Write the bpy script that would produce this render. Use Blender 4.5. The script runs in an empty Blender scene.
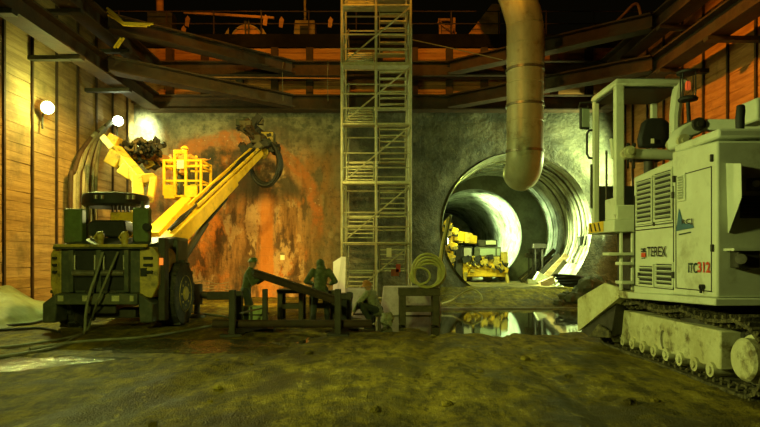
import bpy, math, random
from mathutils import Vector as V, Matrix, noise
random.seed(7)
C = bpy.context.scene.collection
PI = math.pi
F, CX, CY, H = 591.1, 380.0, 258.0, 1.65          # focal length in pixels, principal point, eye height

def at(px, py, Y):                                  # the point at distance Y that the photograph shows at (px, py)
    return V(((px - CX) * Y / F, Y, H + (CY - py) * Y / F))

# ------------------------------------------------------------------ mesh builder
class M:
    def __init__(s): s.v, s.f = [], []
    def add(s, vs, fs):
        b = len(s.v); s.v += [V(x) for x in vs]; s.f += [tuple(b + i for i in f) for f in fs]; return s
    def box(s, c, d, R=None):
        c = V(c); h = V(d) / 2
        p = [V((x * h.x, y * h.y, z * h.z)) for x in (-1, 1) for y in (-1, 1) for z in (-1, 1)]
        if R is not None: p = [R @ q for q in p]
        return s.add([c + q for q in p], [(0, 1, 3, 2), (4, 6, 7, 5), (0, 4, 5, 1), (2, 3, 7, 6), (0, 2, 6, 4), (1, 5, 7, 3)])
    def bb(s, lo, hi):
        lo, hi = V(lo), V(hi); return s.box((lo + hi) / 2, hi - lo)
    def hexa(s, bot, top):                          # two quads, same winding
        return s.add(list(bot) + list(top), [(3, 2, 1, 0), (4, 5, 6, 7), (0, 1, 5, 4), (1, 2, 6, 5), (2, 3, 7, 6), (3, 0, 4, 7)])
    def frame(s, p0, p1, up=(0, 0, 1)):
        p0, p1 = V(p0), V(p1); d = (p1 - p0).normalized(); u = V(up)
        if abs(d.dot(u)) > .98: u = V((0, 1, 0)) if abs(d.y) < .9 else V((1, 0, 0))
        r = d.cross(u).normalized(); u = r.cross(d).normalized(); return p0, p1, d, r, u
    def prof(s, p0, p1, poly, up=(0, 0, 1), poly2=None):
        p0, p1, d, r, u = s.frame(p0, p1, up); n = len(poly); poly2 = poly2 or poly
        vs = [p0 + r * a + u * b for a, b in poly] + [p1 + r * a + u * b for a, b in poly2]
        return s.add(vs, [tuple(range(n - 1, -1, -1)), tuple(range(n, 2 * n))] + [(i, (i + 1) % n, n + (i + 1) % n, n + i) for i in range(n)])
    def bar(s, p0, p1, w, h, up=(0, 0, 1), w2=None, h2=None):
        q = lambda w, h: [(-w / 2, -h / 2), (w / 2, -h / 2), (w / 2, h / 2), (-w / 2, h / 2)]
        return s.prof(p0, p1, q(w, h), up, q(w2 or w, h2 or h))
    def ibeam(s, p0, p1, w, h, t=.05, up=(0, 0, 1)):
        a, b, k = w / 2, h / 2, t / 2
        return s.prof(p0, p1, [(-a, -b), (a, -b), (a, -b + t), (k, -b + t), (k, b - t), (a, b - t), (a, b), (-a, b), (-a, b - t), (-k, b - t), (-k, -b + t), (-a, -b + t)], up)
    def cyl(s, p0, p1, r, r2=None, n=12):
        r2 = r if r2 is None else r2
        q = lambda r: [(r * math.cos(2 * PI * i / n), r * math.sin(2 * PI * i / n)) for i in range(n)]
        return s.prof(p0, p1, q(r), (0, 0, 1), q(r2))
    def tube(s, path, r, n=8, closed=False):
        P = [V(p) for p in path]; k = len(P); rs = r if isinstance(r, (list, tuple)) else [r] * k
        vs, u = [], None
        for i in range(k):
            a = P[(i - 1) % k] if closed or i else P[0]; b = P[(i + 1) % k] if closed or i < k - 1 else P[-1]
            d = (b - a).normalized()
            if u is None: u = V((0, 0, 1)) if abs(d.z) < .9 else V((1, 0, 0))
            w = d.cross(u)
            if w.length < 1e-5: w = d.orthogonal()
            w.normalize(); u = w.cross(d).normalized()
            vs += [P[i] + (w * math.cos(2 * PI * j / n) + u * math.sin(2 * PI * j / n)) * rs[i] for j in range(n)]
        fs = []
        for i in range(k if closed else k - 1):
            c = (i + 1) % k
            fs += [(i * n + j, i * n + (j + 1) % n, c * n + (j + 1) % n, c * n + j) for j in range(n)]
        if not closed: fs += [tuple(range(n - 1, -1, -1)), tuple((k - 1) * n + j for j in range(n))]
        return s.add(vs, fs)
    def lathe(s, prof, o, ax=(0, 0, 1), n=24, sc=(1, 1)):
        o = V(o); ax = V(ax).normalized(); e1 = ax.orthogonal().normalized() if abs(ax.z) < .9 else V((1, 0, 0)); e2 = ax.cross(e1)
        vs = [o + ax * z + (e1 * math.cos(2 * PI * j / n) * sc[0] + e2 * math.sin(2 * PI * j / n) * sc[1]) * r for r, z in prof for j in range(n)]
        k = len(prof)
        fs = [(i * n + j, i * n + (j + 1) % n, (i + 1) * n + (j + 1) % n, (i + 1) * n + j) for i in range(k - 1) for j in range(n)]
        return s.add(vs, fs + [tuple(range(n - 1, -1, -1)), tuple((k - 1) * n + j for j in range(n))])
    def ball(s, c, r, nu=12, nv=8, R=None):
        c = V(c); r = V((r, r, r)) if not hasattr(r, '__len__') else V(r); vs = []
        for i in range(1, nv):
            t = PI * i / nv
            for j in range(nu):
                q = V((r.x * math.sin(t) * math.cos(2 * PI * j / nu), r.y * math.sin(t) * math.sin(2 * PI * j / nu), r.z * math.cos(t)))
                vs.append(c + (R @ q if R is not None else q))
        tp, bt = V((0, 0, r.z)), V((0, 0, -r.z))
        vs += [c + (R @ tp if R is not None else tp), c + (R @ bt if R is not None else bt)]
        k = (nv - 1) * nu
        fs = [(i * nu + j, (i + 1) * nu + j, (i + 1) * nu + (j + 1) % nu, i * nu + (j + 1) % nu) for i in range(nv - 2) for j in range(nu)]
        fs += [(k, j, (j + 1) % nu) for j in range(nu)] + [(k + 1, (nv - 2) * nu + (j + 1) % nu, (nv - 2) * nu + j) for j in range(nu)]
        return s.add(vs, fs)
    def slab(s, poly, ext):                         # polygon of 3-D points extruded by a vector
        n = len(poly); e = V(ext); P = [V(p) for p in poly]
        return s.add(P + [p + e for p in P], [tuple(range(n - 1, -1, -1)), tuple(range(n, 2 * n))] + [(i, (i + 1) % n, n + (i + 1) % n, n + i) for i in range(n)])
    def rock(s, c, r, seed=0, sub=3, amp=.25):
        b = len(s.v); s.ball(c, r, 7 * sub, 4 * sub); c = V(c)
        for i in range(b, len(s.v)):
            d = s.v[i] - c; s.v[i] = c + d * (1 + amp * noise.noise(d * 2.2 / max(d.length, .01) + V((seed * 7.1, seed, 0))))
        return s
    def build(s, name, m, parent=None, bevel=0, ang=35, seg=2):
        me = bpy.data.meshes.new(name); me.from_pydata([tuple(x) for x in s.v], [], s.f); me.update()
        import bmesh
        bm = bmesh.new(); bm.from_mesh(me); bmesh.ops.recalc_face_normals(bm, faces=bm.faces); bm.to_mesh(me); bm.free()
        me.polygons.foreach_set('use_smooth', [True] * len(me.polygons)); me.set_sharp_from_angle(angle=math.radians(ang))
        o = bpy.data.objects.new(name, me); C.objects.link(o); me.materials.append(m)
        if bevel:
            b = o.modifiers.new('bevel', 'BEVEL'); b.width = bevel; b.segments = seg; b.limit_method = 'ANGLE'; b.angle_limit = math.radians(40)
        if parent is not None:
            o.parent = parent
            if parent.type == 'EMPTY': o.matrix_parent_inverse = Matrix.Translation(-parent.location)
        return o

def thing(name, label, cat, loc=(0, 0, 0), group=None):
    o = bpy.data.objects.new(name, None); C.objects.link(o); o.location = loc; o.empty_display_size = .2
    o['label'] = label; o['category'] = cat
    if group: o['group'] = group
    return o
def tag(o, label, cat, group=None, kind=None):
    o['label'] = label; o['category'] = cat
    if group: o['group'] = group
    if kind: o['kind'] = kind
    return o
def struct(o, label=None):
    o['kind'] = 'structure'
    if label: o['label'] = label; o['category'] = 'setting'
    return o
def copy_tree(o, parent=None):
    c = o.copy(); C.objects.link(c)
    if parent is not None: c.parent = parent
    for ch in list(o.children): copy_tree(ch, c)
    return c

# ------------------------------------------------------------------ materials
def mat(name, c1, c2=None, scale=3., rough=.6, metal=0., bump=.15, bscale=None, lo=.4, hi=.62, stretch=(1, 1, 1), dirt=None, rvar=.12, dscale=1.2, dlo=.5, dhi=.65, spec=.4):
    m = bpy.data.materials.new(name); m.use_nodes = True; t = m.node_tree; N, L = t.nodes, t.links
    b = N['Principled BSDF']; b.inputs['Metallic'].default_value = metal; b.inputs['Specular IOR Level'].default_value = spec
    tc = N.new('ShaderNodeTexCoord'); mp = N.new('ShaderNodeMapping'); mp.inputs['Scale'].default_value = stretch; L.new(tc.outputs['Object'], mp.inputs['Vector'])
    n = N.new('ShaderNodeTexNoise'); n.inputs['Scale'].default_value = scale; n.inputs['Detail'].default_value = 12; n.inputs['Roughness'].default_value = .74; L.new(mp.outputs[0], n.inputs['Vector'])
    r = N.new('ShaderNodeValToRGB'); r.color_ramp.elements[0].position = lo; r.color_ramp.elements[1].position = hi
    c2 = c2 or tuple(x * .7 for x in c1)
    r.color_ramp.elements[0].color = (*c2, 1); r.color_ramp.elements[1].color = (*c1, 1); L.new(n.outputs[0], r.inputs[0])
    col = r.outputs[0]
    if dirt:
        n2 = N.new('ShaderNodeTexNoise'); n2.inputs['Scale'].default_value = dscale; n2.inputs['Detail'].default_value = 10; n2.inputs['Roughness'].default_value = .7; L.new(tc.outputs['Object'], n2.inputs['Vector'])
        mr = N.new('ShaderNodeMapRange'); mr.inputs[1].default_value = dlo; mr.inputs[2].default_value = dhi; L.new(n2.outputs[0], mr.inputs[0])
        mx = N.new('ShaderNodeMix'); mx.data_type = 'RGBA'; L.new(mr.outputs[0], mx.inputs[0]); L.new(col, mx.inputs[6]); mx.inputs[7].default_value = (*dirt, 1); col = mx.outputs[2]
    L.new(col, b.inputs['Base Color'])
    mr = N.new('ShaderNodeMapRange'); mr.inputs[3].default_value = max(0, rough - rvar); mr.inputs[4].default_value = min(1, rough + rvar); L.new(n.outputs[0], mr.inputs[0]); L.new(mr.outputs[0], b.inputs['Roughness'])
    if bump:
        n3 = N.new('ShaderNodeTexNoise'); n3.inputs['Scale'].default_value = bscale or scale * 5; n3.inputs['Detail'].default_value = 6; L.new(mp.outputs[0], n3.inputs['Vector'])
        bp = N.new('ShaderNodeBump'); bp.inputs['Strength'].default_value = bump; bp.inputs['Distance'].default_value = .05; L.new(n3.outputs[0], bp.inputs['Height']); L.new(bp.outputs[0], b.inputs['Normal'])
    return m
def emit(name, c, s):
    m = bpy.data.materials.new(name); m.use_nodes = True; b = m.node_tree.nodes['Principled BSDF']
    b.inputs['Base Color'].default_value = (*c, 1); b.inputs['Emission Color'].default_value = (*c, 1); b.inputs['Emission Strength'].default_value = s
    return m

PAINT = mat('off white paint', (.60, .63, .50), (.52, .54, .41), 1.5, .45, bump=.03, dirt=(.24, .22, .12), dscale=1.6, dlo=.56, dhi=.78)
PAINTD = mat('muddy off white paint', (.56, .55, .34), (.40, .37, .19), 2.5, .6, bump=.15, dirt=(.13, .10, .04), dscale=2.6, dlo=.52, dhi=.64)
YEL = mat('yellow paint', (.80, .52, .03), (.62, .38, .02), 3, .42, bump=.05, dirt=(.22, .15, .04), dscale=2.5, dlo=.55, dhi=.7)
YELD = mat('dirty yellow paint', (.55, .40, .06), (.38, .28, .05), 3, .55, bump=.08, dirt=(.10, .08, .03), dscale=2.5, dlo=.5, dhi=.65)
GREY = mat('dark grey paint', (.085, .095, .07), (.05, .055, .04), 3, .5, bump=.06, dirt=(.13, .11, .06), dscale=3, dlo=.52, dhi=.7)
GREEN = mat('dull green paint', (.12, .17, .05), (.08, .11, .035), 3, .5, bump=.05, dirt=(.1, .09, .04))
BLACK = mat('black rubber', (.022, .022, .02), (.012, .012, .011), 6, .65, bump=.1)
TYRE = mat('muddy tyre rubber', (.05, .048, .035), (.022, .022, .018), 5, .75, bump=.25, dirt=(.12, .10, .05), dscale=4)
STEEL = mat('worn steel', (.34, .32, .26), (.22, .2, .15), 6, .4, .75, bump=.08)
GALV = mat('galvanised tube', (.62, .60, .42), (.45, .42, .27), 5, .42, .15, bump=.05)
RUST = mat('rusty steel beam', (.075, .042, .02), (.036, .02, .01), 2.2, .75, .1, bump=.25, dirt=(.05, .04, .025), dscale=1.4)
DARKST = mat('dark bare steel', (.06, .055, .04), (.035, .03, .022), 4, .55, .3, bump=.15)
WOOD = mat('weathered timber', (.42, .30, .14), (.24, .16, .07), 1.6, .8, bump=.3, bscale=9, stretch=(1, .35, 4), dirt=(.12, .09, .04), dscale=.7, dlo=.5, dhi=.72)
WOODB = mat('orange brown timber', (.52, .25, .08), (.33, .14, .04), 1.6, .8, bump=.3, bscale=9, stretch=(.5, .5, 4), dirt=(.1, .05, .02), dscale=.9, dlo=.55, dhi=.75)
WOODD = mat('dark wet timber', (.10, .08, .04), (.05, .04, .02), 3, .6, bump=.25)
CONC = mat('pale concrete', (.42, .42, .34), (.28, .28, .21), 4, .8, bump=.2, dirt=(.16, .14, .08), dscale=2)
SHOT = mat('tunnel shotcrete', (.40, .41, .33), (.20, .21, .15), 2.4, .72, bump=.7, bscale=7, dirt=(.07, .07, .045), dscale=.8, dlo=.46, dhi=.62)
SHOTD = mat('dark damp shotcrete', (.15, .16, .11), (.07, .075, .05), .9, .6, bump=.5, bscale=6)
DUCT = mat('galvanised duct sheet', (.50, .54, .40), (.38, .40, .28), 1.5, .42, .1, bump=.06, stretch=(1, 1, .3), dirt=(.17, .14, .07), dscale=1.1, dlo=.54, dhi=.72)
HOSEY = mat('yellow hose', (.62, .60, .22), (.45, .42, .14), 5, .5, bump=.05)
HOSEG = mat('grey cable', (.24, .24, .16), (.13, .13, .085), 5, .6, bump=.05)
TARP = mat('pale green sheeting', (.20, .25, .13), (.12, .15, .075), 3, .45, bump=.25, bscale=6)
GLASS = mat('pale glass', (.35, .42, .34), (.3, .36, .3), 2, .12, bump=0, spec=.6)
RED = mat('red plastic', (.55, .05, .03), (.4, .03, .02), 3, .5, bump=.03)
WHITE = mat('white board', (.88, .84, .62), (.8, .76, .55), 3, .6, bump=.05)
SKIN = mat('skin', (.48, .27, .17), (.42, .22, .13), 6, .55, bump=.04)
JACKG = mat('dark green work cloth', (.12, .15, .06), (.06, .075, .03), 5, .85, bump=.25, dirt=(.13, .13, .07), dscale=5)
JACKL = mat('pale grey work cloth', (.40, .40, .28), (.20, .20, .12), 5, .85, bump=.3, dirt=(.08, .08, .05), dscale=5)
JACKY = mat('orange yellow work cloth', (.50, .24, .03), (.32, .14, .02), 5, .8, bump=.2)
TROUS = mat('dark work trousers', (.05, .06, .04), (.03, .035, .025), 5, .85, bump=.25)
LAMP = emit('lamp glass', (.86, 1., .62), 30)
RLAMP = emit('amber lamp glass', (1., .14, .03), .35)
OLAMP = emit('orange tail lamp', (1., .25, .03), .8)

# ground: mud with its own clods and tyre tracks
def ground_mat():
    m = mat('wet mud', (.34, .262, .018), (.15, .108, .007), 1.8, .66, bump=1., bscale=42, spec=.25, lo=.36, hi=.66, dirt=(.08, .062, .012), dscale=2.3, dlo=.5, dhi=.68, rvar=.15)
    t = m.node_tree; N, L = t.nodes, t.links; b = N['Principled BSDF']
    tc = N.new('ShaderNodeTexCoord'); mp = N.new('ShaderNodeMapping'); mp.inputs['Scale'].default_value = (.8, .7, 1); L.new(tc.outputs['Object'], mp.inputs[0])
    n = N.new('ShaderNodeTexNoise'); n.inputs['Scale'].default_value = .75; n.inputs['Detail'].default_value = 12; n.inputs['Roughness'].default_value = .68; n.inputs['Distortion'].default_value = .5; L.new(mp.outputs[0], n.inputs[0])
    r = N.new('ShaderNodeMapRange'); r.inputs[1].default_value = .47; r.inputs[2].default_value = .60; L.new(n.outputs[0], r.inputs[0])
    c = b.inputs['Base Color'].links[0].from_socket; x = N.new('ShaderNodeMix'); x.data_type = 'RGBA'; L.new(r.outputs[0], x.inputs[0]); L.new(c, x.inputs[6]); x.inputs[7].default_value = (.06, .043, .006, 1)
    n4 = N.new('ShaderNodeTexNoise'); n4.inputs['Scale'].default_value = 4.5; n4.inputs['Detail'].default_value = 8; n4.inputs['Roughness'].default_value = .8; mp4 = N.new('ShaderNodeMapping'); mp4.inputs['Scale'].default_value = (1, .38, 1); L.new(tc.outputs['Object'], mp4.inputs[0]); L.new(mp4.outputs[0], n4.inputs[0])
    r4 = N.new('ShaderNodeMapRange'); r4.inputs[1].default_value = .50; r4.inputs[2].default_value = .58; r4.inputs[4].default_value = .85; L.new(n4.outputs[0], r4.inputs[0])
    x4 = N.new('ShaderNodeMix'); x4.data_type = 'RGBA'; L.new(r4.outputs[0], x4.inputs[0]); L.new(x.outputs[2], x4.inputs[6]); x4.inputs[7].default_value = (.045, .034, .006, 1)
    r5 = N.new('ShaderNodeMapRange'); r5.inputs[1].default_value = .45; r5.inputs[2].default_value = .36; r5.inputs[4].default_value = .75; L.new(n4.outputs[0], r5.inputs[0])
    x5 = N.new('ShaderNodeMix'); x5.data_type = 'RGBA'; L.new(r5.outputs[0], x5.inputs[0]); L.new(x4.outputs[2], x5.inputs[6]); x5.inputs[7].default_value = (.46, .37, .05, 1); L.new(x5.outputs[2], b.inputs['Base Color'])
    rr = b.inputs['Roughness'].links[0].from_socket; y = N.new('ShaderNodeMix'); L.new(r.outputs[0], y.inputs[0]); L.new(rr, y.inputs[2]); y.inputs[3].default_value = .42; L.new(y.outputs[0], b.inputs['Roughness'])
    return m
MUD = ground_mat()
MUDT = mat('dry yellow mud', (.34, .28, .12), (.18, .14, .06), 1.4, .8, bump=.6, bscale=7, dirt=(.09, .07, .03), dscale=2)

def water_mat():
    m = bpy.data.materials.new('muddy water'); m.use_nodes = True; t = m.node_tree; N, L = t.nodes, t.links; b = N['Principled BSDF']
    b.inputs['Base Color'].default_value = (.05, .042, .016, 1); b.inputs['Roughness'].default_value = .045; b.inputs['IOR'].default_value = 1.33; b.inputs['Specular IOR Level'].default_value = .6
    tc = N.new('ShaderNodeTexCoord'); n = N.new('ShaderNodeTexNoise'); n.inputs['Scale'].default_value = 1.7; n.inputs['Detail'].default_value = 3; L.new(tc.outputs['Object'], n.inputs['Vector'])
    bp = N.new('ShaderNodeBump'); bp.inputs['Strength'].default_value = .02; bp.inputs['Distance'].default_value = .04; L.new(n.outputs[0], bp.inputs['Height']); L.new(bp.outputs[0], b.inputs['Normal'])
    return m
MUDST = mat('mud caked steel', (.13, .11, .045), (.03, .026, .012), 9, .7, .1, bump=.8, dirt=(.2, .17, .08), dscale=6)
WATER = water_mat()
SHEEN = mat('glistening wet mud', (.10, .09, .04), (.05, .045, .02), 3, .2, bump=.8, bscale=7, spec=1.)

def back_wall_mat():                                # sprayed concrete with rust runs and the ring of drilled holes of the next tunnel
    m = bpy.data.materials.new('stained sprayed concrete'); m.use_nodes = True; t = m.node_tree; N, L = t.nodes, t.links; b = N['Principled BSDF']
    tc = N.new('ShaderNodeTexCoord'); P = tc.outputs['Object']
    def nz(scale, st=(1, 1, 1), det=9, rg=.65, off=0):
        mp = N.new('ShaderNodeMapping'); mp.inputs['Scale'].default_value = st; mp.inputs['Location'].default_value = (off, 0, off); L.new(P, mp.inputs['Vector'])
        n = N.new('ShaderNodeTexNoise'); n.inputs['Scale'].default_value = scale; n.inputs['Detail'].default_value = det; n.inputs['Roughness'].default_value = rg; L.new(mp.outputs[0], n.inputs['Vector']); return n.outputs[0]
    def mrg(x, a, c, lo=0., hi=1.):
        r = N.new('ShaderNodeMapRange'); r.interpolation_type = 'SMOOTHSTEP'; r.inputs[1].default_value = a; r.inputs[2].default_value = c; r.inputs[3].default_value = lo; r.inputs[4].default_value = hi; L.new(x, r.inputs[0]); return r.outputs[0]
    def mth(op, a, c):
        r = N.new('ShaderNodeMath'); r.operation = op
        for i, x in enumerate((a, c)):
            if isinstance(x, (int, float)): r.inputs[i].default_value = x
            else: L.new(x, r.inputs[i])
        return r.outputs[0]
    def mix(f, a, c):
        r = N.new('ShaderNodeMix'); r.data_type = 'RGBA'; L.new(f, r.inputs[0])
        for i, x in ((6, a), (7, c)):
            if isinstance(x, tuple): r.inputs[i].default_value = (*x, 1)
            else: L.new(x, r.inputs[i])
        return r.outputs[2]
    sx = N.new('ShaderNodeSeparateXYZ'); L.new(P, sx.inputs[0]); X, Z = sx.outputs[0], sx.outputs[2]
    n1 = nz(1.1); n9 = nz(5.5, det=12, rg=.75, off=31); base = mix(mrg(n1, .38, .64), (.10, .095, .06), (.30, .28, .18)); base = mix(mth('MULTIPLY', mrg(n9, .5, .62), .5), base, (.045, .045, .03)); base = mix(mth('MULTIPLY', mrg(n9, .45, .32), .35), base, (.42, .40, .27))
    n5 = nz(2.6, off=3); base = mix(mth('MULTIPLY', mrg(n5, .56, .66), .8), base, (.075, .08, .055))
    wob = nz(.5, off=9, det=6)
    # rust and clay between the corner and the stair tower
    rx = mth('MULTIPLY', mrg(X, -9.9, -8.6), mrg(X, -.9, -2.2)); rz = mrg(mth('ADD', Z, mth('MULTIPLY', wob, 2.4)), 8.4, 6.6)
    rmask = mth('MULTIPLY', rx, rz)
    streak = nz(1.6, (1.6, 1, .22), off=5); big = nz(.55, (1, 1, .7), off=2)
    rust = mix(mrg(streak, .38, .62), (.12, .06, .02), (.40, .215, .075))
    rust = mix(mrg(big, .46, .60), rust, (.60, .19, .022))
    pale = mth('MULTIPLY', mrg(nz(.75, (1.3, 1, .6), det=5, off=4), .53, .58), mrg(Z, 6.2, 5.2)); rust = mix(mth('MULTIPLY', pale, .9), rust, (.52, .36, .19))
    rust = mix(mth('MULTIPLY', mrg(nz(1.2, (1.2, 1, .45), off=7), .54, .62), .9), rust, (.065, .034, .014))
    rust = mix(mth('MULTIPLY', mrg(X, -3.6, -2.6), .7), rust, (.15, .115, .045)); rust = mix(mth('MULTIPLY', mrg(n9, .52, .62), .5), rust, (.05, .03, .012))
    col = mix(mth('MULTIPLY', rmask, mrg(nz(.8, off=11), .25, .5, .6, 1.)), base, rust)
    # bright orange run and dark runs with their own shape
    run = mth('MULTIPLY', mrg(mth('ABSOLUTE', mth('ADD', mth('ADD', X, 4.72), mth('MULTIPLY', mth('SUBTRACT', streak, .5), 1.6)), 0), .55, .12), mrg(Z, 5.2, 4.4))
    col = mix(mth('MULTIPLY', run, .85), col, (.58, .21, .03))
    # drilled ring
    dx = mth('ADD', X, 6.1); dz = mth('SUBTRACT', Z, 3.15); d = mth('POWER', mth('ADD', mth('MULTIPLY', dx, dx), mth('MULTIPLY', dz, dz)), .5)
    dd = mth('ADD', d, mth('MULTIPLY', mth('SUBTRACT', n1, .5), .5))
    ring = mth('MULTIPLY', mrg(mth('ABSOLUTE', mth('SUBTRACT', dd, 3.5), 0), .34, .16), mrg(mth('ADD', Z, mth('MULTIPLY', X, .12)), 1.6, 3.4))
    vo = N.new('ShaderNodeTexVoronoi'); vo.inputs['Scale'].default_value = 7; L.new(P, vo.inputs['Vector'])
    col = mix(mth('MULTIPLY', ring, mrg(nz(3.2, off=23), .4, .6, .25, .9)), col, (.46, .15, .03))
    col = mix(mth('MULTIPLY', ring, mth('MULTIPLY', mrg(vo.outputs['Distance'], .3, .12), mrg(nz(2.1, off=21), .5, .62))), col, (.55, .40, .24))
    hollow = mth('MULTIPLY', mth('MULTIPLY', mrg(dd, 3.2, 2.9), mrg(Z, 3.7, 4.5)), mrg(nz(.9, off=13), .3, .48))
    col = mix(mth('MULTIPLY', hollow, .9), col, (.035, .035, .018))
    # darker band beyond the tower
    dk = mth('MULTIPLY', mrg(X, -1.6, .4), mrg(nz(.6, (1, 1, .5), off=17), .3, .62, .45, .9)); col = mix(mth('MULTIPLY', dk, .75), col, (.03, .033, .02))
    # pour lines
    wv = N.new('ShaderNodeTexWave'); wv.wave_type = 'BANDS'; wv.bands_direction = 'Z'; wv.inputs['Scale'].default_value = .9; wv.inputs['Distortion'].default_value = 1.2; wv.inputs['Detail'].default_value = 3; L.new(P, wv.inputs['Vector'])
    col = mix(mth('MULTIPLY', mrg(wv.outputs['Fac'], .05, .0), .1), col, (.05, .045, .03))
    L.new(col, b.inputs['Base Color']); L.new(mrg(streak, .3, .7, .9, .5), b.inputs['Roughness'])
    bp = N.new('ShaderNodeBump'); bp.inputs['Strength'].default_value = .8; bp.inputs['Distance'].default_value = .1; L.new(mth('ADD', nz(6), mth('MULTIPLY', n5, .8)), bp.inputs['Height']); L.new(bp.outputs[0], b.inputs['Normal'])
    return m
BACK = back_wall_mat()

# ------------------------------------------------------------------ setting
YB = 24.5                                           # face of the rear wall
XW = 10.2                                           # side walls
TC, TR = V((5.72, 0, 2.92)), 3.12                   # first tunnel
Y2 = 31.5; TC2, TR2 = V((5.05, 0, 2.83)), 2.5       # narrower tunnel beyond

def sstep(a, b, x):
    t = max(0., min(1., (x - a) / (b - a))); return t * t * (3 - 2 * t)
def fbm(x, y, s): return noise.fractal(V((x * s, y * s, 3.3)), 1., 2., 4)
def ground_z(x, y):
    z = .035 + .022 * fbm(x, y, .9) + .012 * fbm(x, y, 3.1) + (.011 * noise.noise(V((x * 7, y * 7, 1))) + .007 * noise.noise(V((x * 15, y * 13, 4))) if y < 20 else 0)
    # tyre ruts running from the pool towards the lens
    for x0, k, w in ((1.25, -.10, .28), (2.55, -.03, .30), (-1.0, -.22, .26)):
        d = (x - (x0 + k * (14 - y))) / w
        z -= .045 * math.exp(-d * d) * sstep(16, 13, y); z += .02 * math.exp(-(abs(d) - 1.6) ** 2 * 2) * sstep(16, 13, y)
    # the pool before the kerb
    ex = (x - 3.0) / 4.3; ey = (y - 16.4) / 3.9; e = (ex * ex + ey * ey) + .45 * fbm(x, y, .55)
    if y < 19.25: z -= .13 * sstep(1.25, .55, e)
    e = ((x + 6.9) / 2.0) ** 2 + ((y - 9.3) / .75) ** 2 + .5 * fbm(x, y, 1.1)
    z -= .085 * sstep(1.3, .4, e)
    e = ((x + 3.9) / 2.3) ** 2 + ((y - 10.4) / .8) ** 2 + .6 * fbm(x, y, 1.3)
    z -= .03 * sstep(1.3, .5, e)
    # bank up into the tunnel
    if y > 19.3: z += .42 * sstep(19.35, 23.4, y) * sstep(4.4, 3.0, abs(x - 5.7)) + .05 * fbm(x, y, 1.7) * sstep(19.3, 20.3, y) * sstep(4.6, 3.4, abs(x - 5.6))
    return z
def floor_mesh():
    m = M(); xs = [-XW + i * .075 for i in range(int(2 * XW / .075) + 1)]; ys = []; y = 3.0
    while y < YB: ys.append(y); y += .022 + .0034 * y
    ys.append(YB)
    n = len(xs); m.v = [V((x, y, ground_z(x, y))) for y in ys for x in xs]
    m.f = [(j * n + i, j * n + i + 1, (j + 1) * n + i + 1, (j + 1) * n + i) for j in range(len(ys) - 1) for i in range(n - 1)]
    return m
struct(floor_mesh().build('floor', MUD, ang=180))
m = M(); nx, ny = 40, 70
m.v = [V((2.5 + 6.3 * i / nx, YB + (48 - YB) * j / ny, .45 + .05 * fbm(2.5 + 6.3 * i / nx, YB + 23.5 * j / ny, 1.7))) for j in range(ny + 1) for i in range(nx + 1)]
m.f = [(j * (nx + 1) + i, j * (nx + 1) + i + 1, (j + 1) * (nx + 1) + i + 1, (j + 1) * (nx + 1) + i) for j in range(ny) for i in range(nx)]
struct(m.build('floor_tunnel', MUDT, ang=180))

def puddle(cx, cy, rx, ry, label, z=-.005, mt=None):
    m = M(); n = 64; rg = 14
    for k in range(rg + 1):
        for i in range(n):
            t = 2 * PI * i / n; r = k / rg * (1 + .55 * noise.noise(V((math.cos(t) * 1.6 + cx, math.sin(t) * 1.6, 2))) + .22 * noise.noise(V((math.cos(t) * 5, math.sin(t) * 5, 7)))); x, y = cx + rx * r * math.cos(t), cy + ry * r * math.sin(t)
            m.v.append(V((x, y, max(z, ground_z(x, y) + .004) if mt else z)))
    m.f = [(k * n + i, k * n + (i + 1) % n, (k + 1) * n + (i + 1) % n, (k + 1) * n + i) for k in range(rg) for i in range(n)]
    return tag(m.build('puddle', mt or WATER, ang=180), label, 'puddle', kind='stuff')
m = M(); m.bb((-2.2, 11.5, -.02), (7.9, 19.2, -.006)); tag(m.build('puddle', WATER), 'broad muddy pool mirroring the tunnel in front of the pale kerb', 'puddle', kind='stuff')
puddle(-5.9, 9.2, 1.35, .75, 'shallow wet patch shining on the mud in front of the drilling rig', mt=SHEEN)
puddle(-3.7, 10.9, 1.7, .8, 'glistening wet strip between the trailing cables and the pipe stand', mt=SHEEN)

# side walls: timber lagging boards between soldier piles
def board_wall(name, sx, mt):
    m = M(); Ys = [3.0 + 1.3 * i for i in range(17)]
    for i in range(len(Ys) - 1):
        z = -.3
        while z < 10.3:
            h = random.uniform(.24, .3); d = random.uniform(-.008, .008)
            y0, y1 = Ys[i], Ys[i + 1] + (0 if i < len(Ys) - 2 else .7); t = random.uniform(-.008, .008)
            x0 = sx * (XW + d)
            m.hexa([(x0, y0, z), (x0, y1, z + t), (x0 + sx * .12, y1, z + t), (x0 + sx * .12, y0, z)], [(x0, y0, z + h - .008), (x0, y1, z + h - .008 + t), (x0 + sx * .12, y1, z + h - .008 + t), (x0 + sx * .12, y0, z + h - .008)])
            z += h
    m.bb((sx * (XW + .1) if sx > 0 else -XW - .3, 3, -.3), (XW + .3 if sx > 0 else -XW - .1, YB + .3, 10.35))
    return struct(m.build(name, mt))
board_wall('wall_left', -1, WOOD); board_wall('wall_right', 1, WOODB)
pile0 = None
for sx, nm in ((-1, 'left'), (1, 'right')):
    for i in range(8, 17):
        y = 3.0 + 1.3 * i - .02
        if sx > 0 and i < 9: continue
        m = M(); m.ibeam((sx * (XW - .04), y, .05), (sx * (XW - .04), y, 10.3), .08, .055, .015, up=(1, 0, 0)); o = m.build('soldier_pile', RUST)
        tag(o, f'upright steel pile dividing the boards of the {nm} timber wall', 'pile', f'soldier piles of the {nm} timber wall')

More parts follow.
